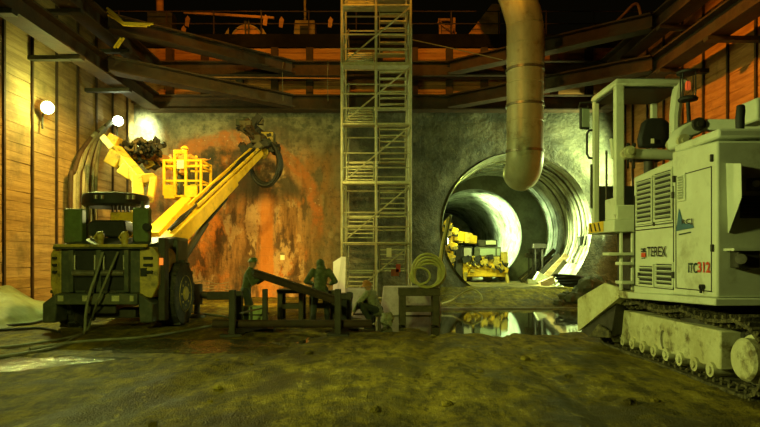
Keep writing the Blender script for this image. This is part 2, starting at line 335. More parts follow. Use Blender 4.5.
# rear wall with the tunnel opening
def rear_wall():
    m = M(); z0, z1, xa, xb = -.4, 8.1, -XW, XW; na = 200
    ang = sorted(set([2 * PI * i / na for i in range(na)] + [math.atan2(z - TC.z, x - TC.x) % (2 * PI) for x in (xa, xb) for z in (z0, z1)])); n = len(ang)
    rings = []; ks = 34
    for k in range(ks + 1):
        row = []
        for a in ang:
            c, s_ = math.cos(a), math.sin(a)
            tx = (xb - TC.x) / c if c > 1e-6 else ((xa - TC.x) / c if c < -1e-6 else 1e9); tz = (z1 - TC.z) / s_ if s_ > 1e-6 else ((z0 - TC.z) / s_ if s_ < -1e-6 else 1e9)
            R = max(min(tx, tz), TR + .02); r0 = TR + .05 * noise.noise(V((c * 3, s_ * 3, 1)))
            r = r0 + (R - r0) * (k / ks) ** 1.25; x, z = TC.x + r * c, TC.z + r * s_
            edge = sstep(0, .6, r - TR); y = YB - edge * (.07 + .10 * fbm(x, z, .45) + .04 * fbm(x, z, 1.6)) + (1 - edge) * .15
            if k == ks: y = YB
            dl = math.hypot(x + 6.1, z - 3.15)                                     # the next tunnel's face is cut back a little
            y += .28 * sstep(3.5, 3.2, dl + .3 * fbm(x, z, .8)) * sstep(-.2, .8, z)
            row.append(V((x, y, z)))
        rings.append(row)
    m.v = [p for r in rings for p in r]
    m.f = [(k * n + j, k * n + (j + 1) % n, (k + 1) * n + (j + 1) % n, (k + 1) * n + j) for k in range(ks) for j in range(n)]
    return m
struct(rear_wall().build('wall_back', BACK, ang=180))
m = M()                                             # upper rear wall: boards above the concrete
for i in range(14):
    z = 8.0
    while z < 10.2:
        h = .27; m.bb((-XW + i * 1.46, YB + .02 + random.uniform(0, .02), z), (-XW + (i + 1) * 1.46, YB + .12, z + h - .015)); z += h
m.bb((-XW, YB + .1, 7.9), (XW, YB + .3, 10.3))
struct(m.build('wall_back_upper', WOODB))
for i in range(15):
    x = -XW + .1 + i * 1.44
    m = M(); m.ibeam((x, YB - .12, 8.0), (x, YB - .12, 10.3), .28, .26, .04, up=(0, 1, 0)); tag(m.build('soldier_pile', RUST), 'short dark steel pile between the boards above the rear wall', 'pile', 'piles above the rear concrete wall')

def tube_wall(name, c0, c1, r0, r1, y0, y1, mt, rib=0., nr=40, na=96, lump=.04, back=False):
    m = M()
    for k in range(nr + 1):
        t = k / nr; y = y0 + (y1 - y0) * t; c = c0.lerp(c1, t); R = r0 + (r1 - r0) * t
        for j in range(na):
            a = 2 * PI * j / na; r = R + lump * fbm(math.cos(a) * 2.2 + y * 1.6, math.sin(a) * 2.2, 1.) + (rib if k % 4 < 2 else 0)
            m.v.append(V((c.x + r * math.cos(a), y, c.z + r * math.sin(a))))
    m.f = [(k * na + j, k * na + (j + 1) % na, (k + 1) * na + (j + 1) % na, (k + 1) * na + j) for k in range(nr) for j in range(na)]
    if back: m.f.append(tuple(nr * na + j for j in range(na)))
    return struct(m.build(name, mt, ang=180 if not rib else 25))
tube_wall('wall_tunnel', TC, TC, TR, TR, YB + .1, Y2, SHOT)
tube_wall('wall_tunnel_far', TC2, TC2, TR2, TR2, Y2 + .25, 48, SHOT, rib=.03, nr=120, lump=.05, back=True)
m = M(); na = 96                                    # bulkhead between the two bores
for (c, r, y) in ((TC, TR + .1, Y2), (TC2, TR2, Y2), (TC2, TR2, Y2 + .3)):
    m.v += [V((c.x + r * math.cos(2 * PI * j / na), y, c.z + r * math.sin(2 * PI * j / na))) for j in range(na)]
m.f = [(k * na + j, k * na + (j + 1) % na, (k + 1) * na + (j + 1) % na, (k + 1) * na + j) for k in range(2) for j in range(na)]
struct(m.build('wall_tunnel_bulkhead', SHOTD))
for k in range(7):                                  # steel ribs of the first bore
    y = 25.6 + k * .85; m = M(); m.tube([(TC.x + (TR - .085) * math.cos(a), y, TC.z + (TR - .085) * math.sin(a)) for a in [math.radians(-30 + 240 * i / 60) for i in range(61)]], .022, 6)
    tag(m.build('tunnel_rib', SHOT), 'curved steel rib lining the wide mouth of the tunnel', 'rib', 'steel ribs in the tunnel mouth')
# deck on top behind the pit
m = M(); m.bb((-14, YB - .1, 10.36), (14, 34, 10.9)); struct(m.build('floor_deck', mat('black tarred deck', (.012, .01, .007), (.006, .005, .004), 3, .9, bump=.1, spec=.1)))

# walers, corner braces, brackets
def ib(name, p0, p1, w, h, label, cat='beam', group=None, t=.05, mt=RUST):
    m = M(); m.ibeam(p0, p1, w, h, t); return tag(m.build(name, mt), label, cat, group)
ZL, ZU = 7.85, 9.2
for sx, nm in ((-1, 'left'), (1, 'right')):
    for z, lv in ((ZL, 'lower'), (ZU, 'upper')):
        ib('waler', (sx * 9.0, 6, z), (sx * 9.0, 23.4, z), .55, .6, f'long {lv} steel waler beam running along the {nm} timber wall', 'beam')
        for y in ((20.5, 17.2, 14.0) if sx < 0 else (21.4, 18.4, 15.7)):
            m = M(); zz = z - .33; m.bb((sx * 9.0 - .35, y - .12, zz - .11), (sx * 9.0 + .35, y + .12, zz)); m.bar((sx * 9.0, y, zz - .06), (sx * XW, y, zz - .06), .2, .12)
            tag(m.build('support_bracket', DARKST), f'dark steel bracket carrying the {lv} beam on the {nm} timber wall', 'bracket', f'brackets under the {lv} beam on the {nm}')
for z, lv in ((ZL, 'lower'), (ZU, 'upper')):
    ib('waler', (-9.3, 23.75, z), (9.3, 23.75, z), .55, .6, f'long {lv} steel waler beam across the rear wall', 'beam')
    for sx, nm in ((-1, 'left'), (1, 'right')):
        ib('corner_brace', (sx * 8.75, 19.0, z + .02), (sx * (3.5 if sx < 0 else 2.8), 23.5, z), .5, .5, f'{lv} diagonal steel corner brace between the rear wall and the {nm} wall', 'brace')

# kerb
m = M(); m.bb((1.55, 19.2, -.08), (6.6, 19.36, .04)); tag(m.build('kerb_beam', CONC, bevel=.015), 'low pale kerb beam along the far edge of the muddy pool', 'kerb')

# ------------------------------------------------------------------ stair tower
tw = thing('stair_tower', 'tall scaffold stair tower rising in front of the rear wall', 'scaffold', (0, 21, 0))
TX = (-1.32, -.14, 1.06); TY = (20.4, 22.7); LIFT = 2.05; NL = 6
def P_(m, n, mt=GALV, parent=tw, **k): return m.build(n, mt, parent, **k)
for x in TX:
    for y in TY: m = M(); m.cyl((x, y, .08), (x, y, LIFT * NL + .4), .042, n=8); m.box((x, y, .05), (.16, .16, .06)); P_(m, 'upright')
for x in (TX[0], TX[2]): m = M(); m.cyl((x, 21.2, .05), (x, 21.2, LIFT * NL + .4), .028, n=8); P_(m, 'upright')
for k in range(NL + 1):
    z = .12 + LIFT * k
    for y in TY:
        for dz in ((0,) if k == 0 else (0, .55, 1.05)):
            if k == NL and dz: continue
            m = M(); m.cyl((TX[0], y, z + dz), (TX[2], y, z + dz), .028, n=6); P_(m, 'ledger')
    for x in TX: m = M(); m.cyl((x, TY[0], z), (x, TY[1], z), .024, n=6); P_(m, 'transom')
    if k:
        m = M()
        for i in range(4): m.bb((TX[0] + .02, TY[0] - .02 + i * .14, z + .0), (TX[2] - .02, TY[0] + .11 + i * .14, z + (.085 if k % 2 == 0 else .03)))
        P_(m, 'landing_deck')
    if k < NL:
        m = M(); m.cyl((TX[0] + .1, TY[0] - .05, z + .08), (TX[2] - .04, TY[0] - .05, z + LIFT - .1), .028, n=6); P_(m, 'diagonal_brace')
        for (xa, xb, ya, yb, za, zb) in ((TX[0] + .14, TX[1] - .1, 20.95, 22.3, z + .1, z + LIFT / 2), (TX[1] + .12, TX[2] - .12, 22.3, 20.95, z + LIFT / 2, z + LIFT)):
            for x in (xa, xb): m = M(); m.bar((x, ya, za), (x, yb, zb), .035, .14); P_(m, 'stair_stringer')
            m = M()
            for i in range(6):
                t = (i + .5) / 6; m.box(((xa + xb) / 2, ya + (yb - ya) * t, za + (zb - za) * t + .03), (xb - xa, .24, .035))
            P_(m, 'stair_treads')
            m = M(); xo = xa if xa < -.5 else xb
            m.tube([(xo, ya, za + .95), (xo, yb, zb + .95)], .017, 6); m.tube([(xo, ya, za), (xo, ya, za + .95)], .015, 6); m.tube([(xo, yb, zb), (xo, yb, zb + .95)], .015, 6); P_(m, 'handrail')
        m = M(); m.bb((TX[0] + .05, 22.3, z + LIFT / 2), (TX[2] - .05, 22.68, z + LIFT / 2 + .05)); P_(m, 'half_landing')

# ------------------------------------------------------------------ ventilation duct
dct = thing('ventilation_duct', 'large silvery ventilation duct hanging before the tunnel mouth', 'duct', (4.96, 20.0, 4))
dx = at(525, 180, 20.0).x; zb = at(525, 159, 20).z; ztop = at(525, 45, 20).z; dR = .61
m = M(); pr = []; z = zb
while z < ztop: pr += [(dR, z), (dR, z + .59), (dR + .008, z + .6), (dR + .008, z + .63)]; z += .64
m.lathe([(dR - .03, zb + .5)] + [(dR - .03, zb)] + pr, (dx, 20, 0), n=40); m.f.pop(); P_(m, 'straight_duct', DUCT, dct, ang=25)
top = V((dx, 20, z - .02))
m = M(); m.tube([V((dx, 20 + .62 * (1 - math.cos(t)), zb + .22 - .62 * math.sin(t))) + V((0, 0, .0)) for t in [PI / 2 * i / 10 for i in range(11)]], dR + .012, 40); P_(m, 'end_elbow', DUCT, dct)
m = M()
pts = [top, top + V((-.05, 0, .35)), top + V((-.25, 0, .95)), top + V((-.6, .1, 1.9)), top + V((-1.0, .2, 3.0)), top + V((-1.6, .3, 5.))]
m.tube(pts, [dR, dR, dR * .98, dR * .98, dR, dR], 40); P_(m, 'duct_bend', DUCT, dct)
for zz in (zb + .2, zb + 1.75, ztop - .9):
    m = M(); m.lathe([(dR + .01, zz), (dR + .04, zz), (dR + .04, zz + .08), (dR + .01, zz + .08)], (dx, 20, 0), n=40); P_(m, 'clamp_band', STEEL, dct)
m = M(); m.cyl((dx + .66, 20.1, zb + 2.3), (dx + .66, 20.1, ztop + .6), .04); P_(m, 'hanger_rod', STEEL, dct)

# ------------------------------------------------------------------ drilling rig
rig = thing('drilling_rig', 'yellow and grey drilling rig with booms raised to the rusty rear wall', 'drilling machine', (-6.1, 15, 0))
def rp(m, n, mt, par=rig, **k): return m.build(n, mt, par, **k)
def rx(px, Y=13.): return (px - CX) * Y / F
def rz(py, Y=13.): return H + (CY - py) * Y / F
# rear body
xl, xr = rx(60), rx(141)
m = M(); m.slab([(xl, 13.02, rz(293)), (xl, 13.02, rz(249)), (xl + .15, 13.02, rz(246)), (xr - .1, 13.02, rz(246)), (xr, 13.02, rz(249)), (xr, 13.02, rz(293))], (0, 1.5, 0)); body = rp(m, 'rear_body', GREY, bevel=.02)
m = M(); m.bb((rx(73), 12.985, rz(290)), (rx(127), 13.03, rz(251))); rp(m, 'radiator_recess', BLACK)
for a, c in ((73, 250), (128, 250)):
    m = M(); m.bb((rx(a) - .05, 12.9, rz(292)), (rx(a) + .05, 13.03, rz(250))); rp(m, 'recess_frame', GREY, bevel=.01)
m = M(); m.bb((rx(98), 12.9, rz(292)), (rx(103), 13.0, rz(250))); rp(m, 'recess_post', GREY, bevel=.01)
for a, b in ((75, 97), (104, 126)):
    m = M(); m.cyl((rx(a), 12.92, rz(273)), (rx(b), 12.92, rz(273)), .075, n=14); m.cyl((rx(a) + .02, 12.95, rz(255)), (rx(a) + .02, 12.95, rz(273)), .035); m.cyl((rx(b) - .02, 12.95, rz(255)), (rx(b) - .02, 12.95, rz(273)), .035); rp(m, 'hose_guide_roller', STEEL)
# engine cover, sloping down to the rear
m = M(); z1, z2 = rz(246.5), rz(238)
m.hexa([(rx(56), 12.85, z1 - .06), (rx(146), 12.85, z1 - .06), (rx(154), 14.3, z1 - .06), (rx(62), 14.3, z1 - .06)], [(rx(56), 12.85, z1), (rx(146), 12.85, z1), (rx(156), 14.3, z2 + .06), (rx(64), 14.3, z2 + .06)])
rp(m, 'engine_cover', GREY, bevel=.02)
m = M(); m.bb((rx(58), 12.8, z1 - .02), (rx(150), 12.9, z1 + .05)); rp(m, 'cover_edge', YELD, bevel=.015)
for px in (98, 123):
    m = M(); m.cyl((rx(px), 13.1, z1), (rx(px), 13.1, z1 + .14), .07); m.ball((rx(px), 13.1, z1 + .22), (.09, .09, .12)); m.tube([(rx(px) - .06, 13.1, z1 + .1), (rx(px) - .13, 13.08, z1 + .2), (rx(px) - .05, 13.1, z1 + .32), (rx(px) + .06, 13.1, z1 + .33)], .02, 6); rp(m, 'filler_cap', YELD)
# yellow side panels with slots
for (a, b, sg) in ((48.5, 61, -1), (139.5, 157, 1)):
    m = M(); ya, yb = 13.0, 14.2
    X0, X1 = rx(a), rx(b); xo = X0 if sg < 0 else X1; xi = X1 if sg < 0 else X0
    top = rz(247); bt = rz(298); dz = .16
    m.slab([(xi, ya, rz(296)), (xi, ya, top + .02), (xo - sg * .1, ya + .05, top), (xo, ya + .08, top - dz), (xo, ya + .08, rz(285)), (xo - sg * .12, ya, bt)], (0, yb - ya, 0)); sp = rp(m, 'side_panel', YELD, bevel=.02)
    for q in range(3): m = M(); m.bb((min(xi, xo) + .09, ya - .03, rz(258 + 7 * q) - .028), (max(xi, xo) - .1, ya + .03, rz(258 + 7 * q) + .028)); rp(m, 'vent_slot', BLACK, sp)
m = M(); m.bb((rx(141), 12.96, rz(276)), (rx(146.5), 13.0, rz(268))); rp(m, 'door_latch', BLACK)
m = M(); m.bb((-4.95, 13.14, rz(265, 13.2)), (-4.84, 13.2, rz(258, 13.2))); rp(m, 'tail_lamp', OLAMP)
# bumper and lower corners
m = M(); m.bb((rx(60), 12.8, rz(304)), (rx(141), 13.4, rz(293))); bump = rp(m, 'bumper', GREY, bevel=.02)
for px, w in ((66, 3), (92, 5), (120, 4), (136, 2)):
    m = M(); m.bb((rx(px) - .02 * w, 12.77, rz(300.5)), (rx(px) + .02 * w, 12.81, rz(295))); rp(m, 'bumper_plate', PAINTD, bump)
for sg, (ptop, pout, pbot) in ((-1, (60, 46, 58)), (1, (141, 155, 143))):
    m = M(); m.slab([(rx(ptop), 12.85, rz(293)), (rx(ptop), 12.85, rz(304)), (rx(pbot) - sg * .02, 12.85, rz(322)), (rx(pout), 12.85, rz(322)), (rx(pout), 12.85, rz(303))], (0, .5, 0)); rp(m, 'corner_guard', GREY, bevel=.03)
m = M(); m.hexa([(-6.5, 13.0, .42), (-5.8, 13.0, .42), (-7.0, 18.8, .42), (-7.7, 18.8, .42)], [(-6.5, 13.0, .95), (-5.8, 13.0, .95), (-7.0, 18.8, .95), (-7.7, 18.8, .95)]); rp(m, 'chassis', DARKST, bevel=.03)
m = M(); m.hexa([(-7.0, 14.3, .8), (-5.3, 14.3, .8), (-6.5, 19.2, .8), (-8.2, 19.2, .8)], [(-7.0, 14.3, 1.75), (-5.3, 14.3, 1.75), (-6.5, 19.2, 1.6), (-8.2, 19.2, 1.6)]); rp(m, 'front_body', YELD, bevel=.04)
m = M(); m.bb((-6.6, 13.3, .3), (-5.5, 13.9, .5)); rp(m, 'rear_axle', DARKST, bevel=.02)
def wheel(x0, x1, y, r):
    s = 1 if x1 > x0 else -1; w = abs(x1 - x0); m = M(); N = 28
    m.lathe([(r * .55, 0), (r * .93, .02), (r, .1), (r, w - .1), (r * .93, w - .02), (r * .55, w)], (x0, y, r + .01), (s, 0, 0), n=40)
    for i in range(N):
        a = 2 * PI * i / N; q = (i % 2) * .5
        c = V((x0 + s * w * (.27 + q * .92), y + math.cos(a) * r, r + .01 + math.sin(a) * r)); m.box(c, (w * .46, .07, .06), Matrix.Rotation(a + PI / 2, 3, 'X') )
    t = rp(m, 'wheel', TYRE)
    m = M(); m.lathe([(.05, w + .02), (r * .2, w + .03), (r * .25, w - .02), (r * .5, w - .06), (r * .56, w + .015), (r * .56, w - .1)], (x0, y, r + .01), (s, 0, 0), n=28)
    for i in range(8): a = 2 * PI * i / 8; m.cyl((x0 + s * (w - .02), y + math.cos(a) * r * .36, r + .01 + math.sin(a) * r * .36), (x0 + s * (w + .015), y + math.cos(a) * r * .36, r + .01 + math.sin(a) * r * .36), .03, n=6)
    rp(m, 'wheel_rim', YELD, t)
wheel(-5.25, -4.72, 14.35, .78); wheel(-6.95, -7.42, 14.0, .72); wheel(-6.6, -6.1, 18.0, .78); wheel(-8.0, -8.45, 18.0, .78)
# side column behind the rear body
m = M(); m.bb((-4.96, 13.2, .25), (-4.8, 13.45, rz(238, 13.3))); rp(m, 'side_column', DARKST, bevel=.02)
m = M(); m.bb((rx(166, 14.5), 14.2, rz(262, 14.5)), (rx(182, 14.5), 14.9, rz(240, 14.5))); rp(m, 'fender', GREY, bevel=.03)
# control boxes, seat, console
for a, b, t in ((66, 84, 209), (134, 150, 208)):
    m = M(); m.bb((rx(a, 13.7), 13.6, rz(243, 13.7)), (rx(b, 13.7), 13.82, rz(t, 13.7))); bx = rp(m, 'control_box', GREEN, bevel=.03)
m = M(); m.cyl((rx(146, 13.4), 13.4, rz(227, 13.4)), (rx(146, 13.4), 13.55, rz(227, 13.4)), .09); rp(m, 'headlamp', BLACK)
m = M(); m.slab([at(88, 236, 14.0), at(86, 224, 14.0), at(92, 220, 14.0), at(124, 220, 14.0), at(126, 232, 14.0), at(120, 238, 14.0)], (0, .5, 0)); rp(m, 'operator_seat', BLACK, bevel=.05)
m = M(); m.bb((rx(110, 15), 15.0, rz(240, 15)), (rx(133, 15), 15.5, rz(212, 15))); rp(m, 'control_console', YEL, bevel=.03)
m = M()
for i in range(5): m.cyl(at(113 + 4 * i, 212, 15.1), at(112.5 + 4 * i, 206, 15.0), .018, n=6); m.ball(at(112.5 + 4 * i, 205.5, 15.0), .035, 8, 6)
rp(m, 'control_levers', BLACK)
# canopy
cc = at(116, 200, 15.0); m = M()
m.lathe([(.05, .14), (.6, .15), (.76, .11), (.8, .02), (.79, -.14), (.72, -.2), (.7, -.1), (.05, -.06)], (cc.x, 15.0, cc.z), n=40); rp(m, 'canopy', BLACK)
for px in (96, 102, 128, 133):
    m = M(); m.cyl(at(px, 195, 12.7 + 1.5), at(px, 199, 14.2), .05); rp(m, 'canopy_lamp', STEEL)
for a, y in ((88, 14.7), (143, 14.7), (94, 15.5), (138, 15.5)):
    m = M(); m.bar((rx(a, y), y, 1.7), (rx(a, y), y, cc.z - .06), .07, .07, up=(0, 1, 0)); rp(m, 'canopy_post', GREY)
# main boom
A, B = at(166, 247, 15.2), at(262, 150, 21.2); d = (B - A)
m = M(); m.bar(A, A + d * .62, .40, .46, w2=.34, h2=.40); boom = rp(m, 'main_boom', YEL, bevel=.03)
m = M(); m.bar(A + d * .55, B, .26, .30, w2=.22, h2=.26); rp(m, 'boom_extension', YEL, boom, bevel=.02)
u = d.normalized(); sd = u.cross(V((0, 0, 1))).normalized(); nu = sd.cross(u)
for s in (-1, 1):
    m = M(); m.bar(A + d * .25 + nu * .34 + sd * .15 * s, A + d * .93 + nu * .25 + sd * .15 * s, .06, .08); rp(m, 'boom_rail', YEL, boom)
m = M()
for s in range(4): m.tube([A + d * (.05 + .1 * i) + nu * (.29 + .04 * math.sin(i * 2 + s)) + sd * (.03 * s - .05) for i in range(10)], .025, 6)
rp(m, 'hydraulic_hoses', BLACK, boom)
m = M(); m.cyl(A + V((.15, -.15, -.85)), A + d * .3 - nu * .42 , .1, n=14); m.cyl(A + d * .28 - nu * .42, A + d * .52 - nu * .34, .055, n=12); rp(m, 'lift_cylinder', DARKST, boom)
m = M(); m.bb((A.x - .4, 14.9, .9), (A.x + .35, 15.9, A.z + .25)); rp(m, 'boom_pedestal', GREY, bevel=.05)
# drill head and hose ring at the boom tip
Q = V((B.x, B.y + .2, B.z))
m = M(); m.cyl(B - u * .2, B + u * .35, .3, .26, 20); m.box(B + u * .3 + V((.05, .15, .25)), (.55, .6, .55)); head = rp(m, 'drill_head', YELD, bevel=.03)
rc = at(265, 164, 21.2)
for k in range(5):
    m = M(); R1, R2 = .50 + .015 * k, .82 - .03 * k; m.tube([rc + V((R1 * math.cos(t) * .96 + .03 * math.sin(k * 2.1), .08 * (k - 2) + .1 * math.cos(t), R2 * math.sin(t) + .03 * math.cos(3 * k))) for t in [2 * PI * i / 32 for i in range(32)]], .06, 8, True); rp(m, 'hose_loop', BLACK, head)
m = M(); m.bar(at(243, 122, 20.6), at(278, 150, 22.8), .26, .22); m.bar(at(247, 124, 20.6) + V((0, 0, .16)), at(276, 148, 22.7) + V((0, 0, .16)), .12, .1); fd = rp(m, 'feed_beam', RUST, bevel=.015)
m = M(); m.box(at(247, 127, 20.9), (.42, .7, .34)); m.box(at(270, 138, 21.6), (.35, .5, .4)); m.box(at(257, 140, 21.0), (.35, .5, .3)); rp(m, 'rock_drill', WOODD, fd, bevel=.04)
for k in range(16):
    a = at(238 + 3 * (k % 4), 126 + 2 * (k % 3), 20.5); b = at(276 + k % 3, 146 + 3 * (k % 4), 21.6); rr = random.Random(k)
    m = M(); m.tube([a.lerp(b, i / 9) + V((rr.uniform(-.06, .06), rr.uniform(-.1, .1), .25 * math.sin(PI * i / 9) * rr.uniform(-.8, 1.1) + rr.uniform(-.05, .05))) for i in range(10)], .045, 7); rp(m, 'drill_hose', (BLACK, WOODD, BLACK, RUST)[k % 4], fd)
rr = random.Random(77)
for k in range(26):
    px, py = 240 + rr.uniform(0, 36), 118 + rr.uniform(0, 34)
    if py < 130 and px > 262: px -= 18
    c = at(px, py, 20.6 + rr.uniform(0, .9)); q = rr.uniform(.1, .27); m = M(); m.box(c, (q * 1.2, q, q * .9), Matrix.Rotation(rr.uniform(-1.2, 1.2), 3, 'Y')); rp(m, 'head_fitting', (BLACK, TROUS, WOODD, BLACK, RUST, TROUS)[k % 6], head, bevel=.015)
# basket boom and man basket
A2, B2 = at(152, 240, 15.6), at(189, 200, 18.6); m = M(); m.bar(A2, B2, .42, .46, w2=.32, h2=.34); bb_ = rp(m, 'basket_boom', YEL, bevel=.03)
m = M(); m.cyl(A2 + V((.3, -.1, -.2)), A2.lerp(B2, .7) + V((.22, 0, -.2)), .07); rp(m, 'lift_cylinder', STEEL, bb_)
bx0, bx1 = rx(166.5, 18.5), rx(203, 18.5); zf, zt = rz(196, 18.5), rz(151, 18.5); y0, y1 = 18.3, 19.35; xm = rx(188, 18.5); xk = rx(177, 18.5)
m = M(); m.bb((bx0, y0, zf - .06), (bx1, y1, zf)); bk = rp(m, 'man_basket', YEL, bevel=.015)
for (x, y, t) in ((bx0, y0, zt - .3), (bx1, y0, zt - .3), (bx0, y1, zt - .3), (bx1, y1, zt - .3), (xk, y0, zt), (xm, y0, zt), (xk, y1, zt), (xm, y1, zt)):
    m = M(); m.bar((x, y, zf), (x, y, t), .07, .07, up=(0, 1, 0)); rp(m, 'basket_post', YEL, bk)
for z in (zf + .45, zf + .9, zt - .33):
    m = M(); m.bar((bx0, y0, z), (bx1, y0, z), .05, .06); m.bar((bx0, y1, z), (bx1, y1, z), .05, .06); m.bar((bx0, y0, z), (bx0, y1, z), .05, .06); m.bar((bx1, y0, z), (bx1, y1, z), .05, .06); rp(m, 'basket_rail', YEL, bk)
m = M(); m.bb((xk - .03, y0 - .04, zt - .14), (xm + .03, y0 + .05, zt)); rp(m, 'basket_head_rail', YEL, bk, bevel=.02)
m = M(); m.bb((bx0, y0 - .03, zf - .1), (xk, y0 + .02, zf + .32)); rp(m, 'kick_plate', YEL, bk, bevel=.01); m = M(); m.bb((xm - .02, y0 - .03, zf - .06), (bx1 - .12, y0 + .02, zf + .3)); rp(m, 'kick_plate', YEL, bk, bevel=.01)
m = M(); m.bb((xk + .08, y0 - .06, zf + .82), (xm - .05, y0 + .0, zf + 1.08)); rp(m, 'white_sign_plate', WHITE, bk, bevel=.01)
m = M(); m.box(B2 + V((0, .05, -.05)), (.45, .5, .4)); rp(m, 'basket_bracket', YEL, bb_, bevel=.03)
# far boom with lamp plate and hose bundle
K0, K1, K2 = at(139, 222, 16.2), at(146, 186, 18.2), at(121, 152, 19.6)
m = M(); m.bar(K0, at(137, 180, 18.0), .36, .42, w2=.3, h2=.36); lb = rp(m, 'far_boom', YELD, bevel=.03)
m = M(); m.bar(at(150, 200, 17.3), at(154, 178, 18.2), .2, .22); m.bar(at(137, 180, 18.1), at(155, 178, 18.2), .3, .3); rp(m, 'boom_elbow', YELD, lb, bevel=.04)
m = M(); m.bar(at(142, 182, 18.2), at(115, 150, 19.4), .34, .36); rp(m, 'boom_arm', YELD, lb, bevel=.03)
m = M(); m.box(at(115, 159, 19.0), (.42, .4, .48), Matrix.Rotation(.5, 3, 'Y')); m.box(at(128, 172, 18.6), (.46, .4, .36), Matrix.Rotation(.6, 3, 'Y')); m.box(at(114, 141, 19.4), (.36, .4, .36), Matrix.Rotation(.5, 3, 'Y')); rp(m, 'valve_block', YELD, lb, bevel=.03)
m = M(); m.box(at(107, 142, 19.2), (.2, .1, .5), Matrix.Rotation(-.7, 3, 'Y')); rp(m, 'white_lamp_plate', WHITE, lb, bevel=.02)
m = M(); m.bar(at(114, 150, 19.5), at(204, 166, 21.3), .22, .24); ff = rp(m, 'far_feed_beam', WOODB, lb, bevel=.02)
rr = random.Random(50)
for k in range(22):
    a = at(112 + rr.uniform(0, 40), 143 + rr.uniform(0, 12), 19.3 + rr.uniform(0, .8)); a += V((0, 0, -.012 * 0)); L = rr.uniform(.35, .95); dr = V((1, rr.uniform(-.3, .5), rr.uniform(-.75, .2))).normalized(); P0 = [a + dr * L * i / 9 + V((0, 0, rr.uniform(-.04, .04))) + V((0, rr.uniform(-.2, .1), .3 * math.sin(PI * i / 9) * (rr.random() - .25))) for i in range(10)]
    m = M(); m.tube(P0, rr.choice((.05, .065, .08)), 7); rp(m, 'drill_hose', BLACK if k % 5 else WOODD, ff)
for k in range(12):
    c = at(120 + 4.2 * k + rr.uniform(-2, 2), 152 + 1.2 * k + rr.uniform(-5, 5), 19.7 + .1 * k); q = rr.uniform(.12, .26); m = M(); m.box(c, (q * 1.3, q, q), Matrix.Rotation(rr.uniform(-1, 1), 3, 'Y')); rp(m, 'feed_fitting', (BLACK, WOODB, DARKST, YELD)[k % 4], ff, bevel=.015)
# outrigger
m = M(); m.bar((-4.72, 16.2, .62), (-4.0, 16.2, .62), .2, .22); ou = rp(m, 'outrigger', DARKST, bevel=.02)
m = M(); m.cyl((-4.9 + .2, 16.2, .62), (-5.3, 16.2, .7), .1); rp(m, 'outrigger_beam', DARKST, ou)
oj = at(197, 284, 16.2); 
jx = oj.x
m = M(); m.cyl((jx, 16.2, .38), (jx, 16.2, oj.z), .15, n=18); m.cyl((jx, 16.2, .1), (jx, 16.2, .4), .08); m.lathe([(.05, .14), (.2, .1), (.24, .03), (.24, .02)], (jx, 16.2, 0)); rp(m, 'jack_leg', DARKST, ou)

# ------------------------------------------------------------------ tunnel excavator
ex = thing('tunnel_excavator', 'off white crawler excavator with louvred hood and open cab', 'excavator', (5.1, 8.5, 0))
XS = 4.05
def sd_(px, py, X=XS): Y = X * F / (px - CX); return V((X, Y, H + (CY - py) * Y / F))
def ep(m, n, mt=PAINT, par=ex, **k): return m.build(n, mt, par, **k)
m = M(); m.hexa([(XS, 7.1, 1.17), (6.15, 7.1, 1.17), (6.15, 8.2, 1.14), (XS, 8.2, 1.14)], [(XS, 7.1, 3.06), (6.15, 7.1, 3.06), (6.15, 8.2, 3.12), (XS, 8.2, 3.12)]); rear = ep(m, 'engine_hood', bevel=.025)
m = M(); m.bb((XS + .04, 7.14, 3.10), (6.1, 8.22, 3.22)); ep(m, 'hood_lid', bevel=.03)
m = M(); m.hexa([(XS + .01, 8.2, 1.14), (6.15, 8.2, 1.14), (6.15, 9.46, 1.08), (XS + .01, 9.46, 1.08)], [(XS + .01, 8.2, 3.02), (6.15, 8.2, 3.02), (6.15, 9.46, 2.94), (XS + .01, 9.46, 2.94)]); front = ep(m, 'front_hood', bevel=.025)
m = M(); m.hexa([(XS - .05, 7.05, 1.08), (6.2, 7.05, 1.08), (6.2, 9.55, 1.0), (XS - .05, 9.55, 1.0)], [(XS - .05, 7.05, 1.17), (6.2, 7.05, 1.17), (6.2, 9.55, 1.10), (XS - .05, 9.55, 1.10)]); ep(m, 'turntable_skirt', bevel=.015)
m = M(); m.cyl((5.1, 8.4, .62), (5.1, 8.4, 1.08), .75, n=32); m.bb((4.5, 7.3, .55), (5.7, 10.4, .85)); ep(m, 'turntable', DARKST)
def louvre(x0, y0, x1, y1, n, par, nm):              # pixel corners on the flank: opening, frame and slats
    a, b = sd_(x0, (y0 + y1) / 2), sd_(x1, (y0 + y1) / 2); Ya, Yb = a.y, b.y
    tl, bl, tr, br = sd_(x0, y0), sd_(x0, y1), sd_(x1, y0), sd_(x1, y1)
    zt, zb = (tl.z + tr.z) / 2, (bl.z + br.z) / 2
    m = M(); m.bb((XS - .006, Yb, zb), (XS + .03, Ya, zt)); op = m.build(nm, BLACK, par)
    m = M()
    for (p, q, r, s) in ((Yb - .03, Yb, zb - .03, zt + .03), (Ya, Ya + .03, zb - .03, zt + .03), (Yb, Ya, zb - .03, zb), (Yb, Ya, zt, zt + .03)): m.bb((XS - .02, p, r), (XS + .02, q, s))
    m.build('louvre_frame', PAINT, op)
    m = M()
    for i in range(n):
        z = zb + (zt - zb) * (i + .5) / n; m.box((XS - .012, (Ya + Yb) / 2, z), (.05, Ya - Yb, .014), Matrix.Rotation(.6, 3, 'Y'))
    m.build('louvre_slats', PAINT, op)
louvre(637.5, 180, 652, 222, 9, ex, 'louvre_panel'); louvre(655.5, 172, 672, 219, 9, ex, 'louvre_panel')
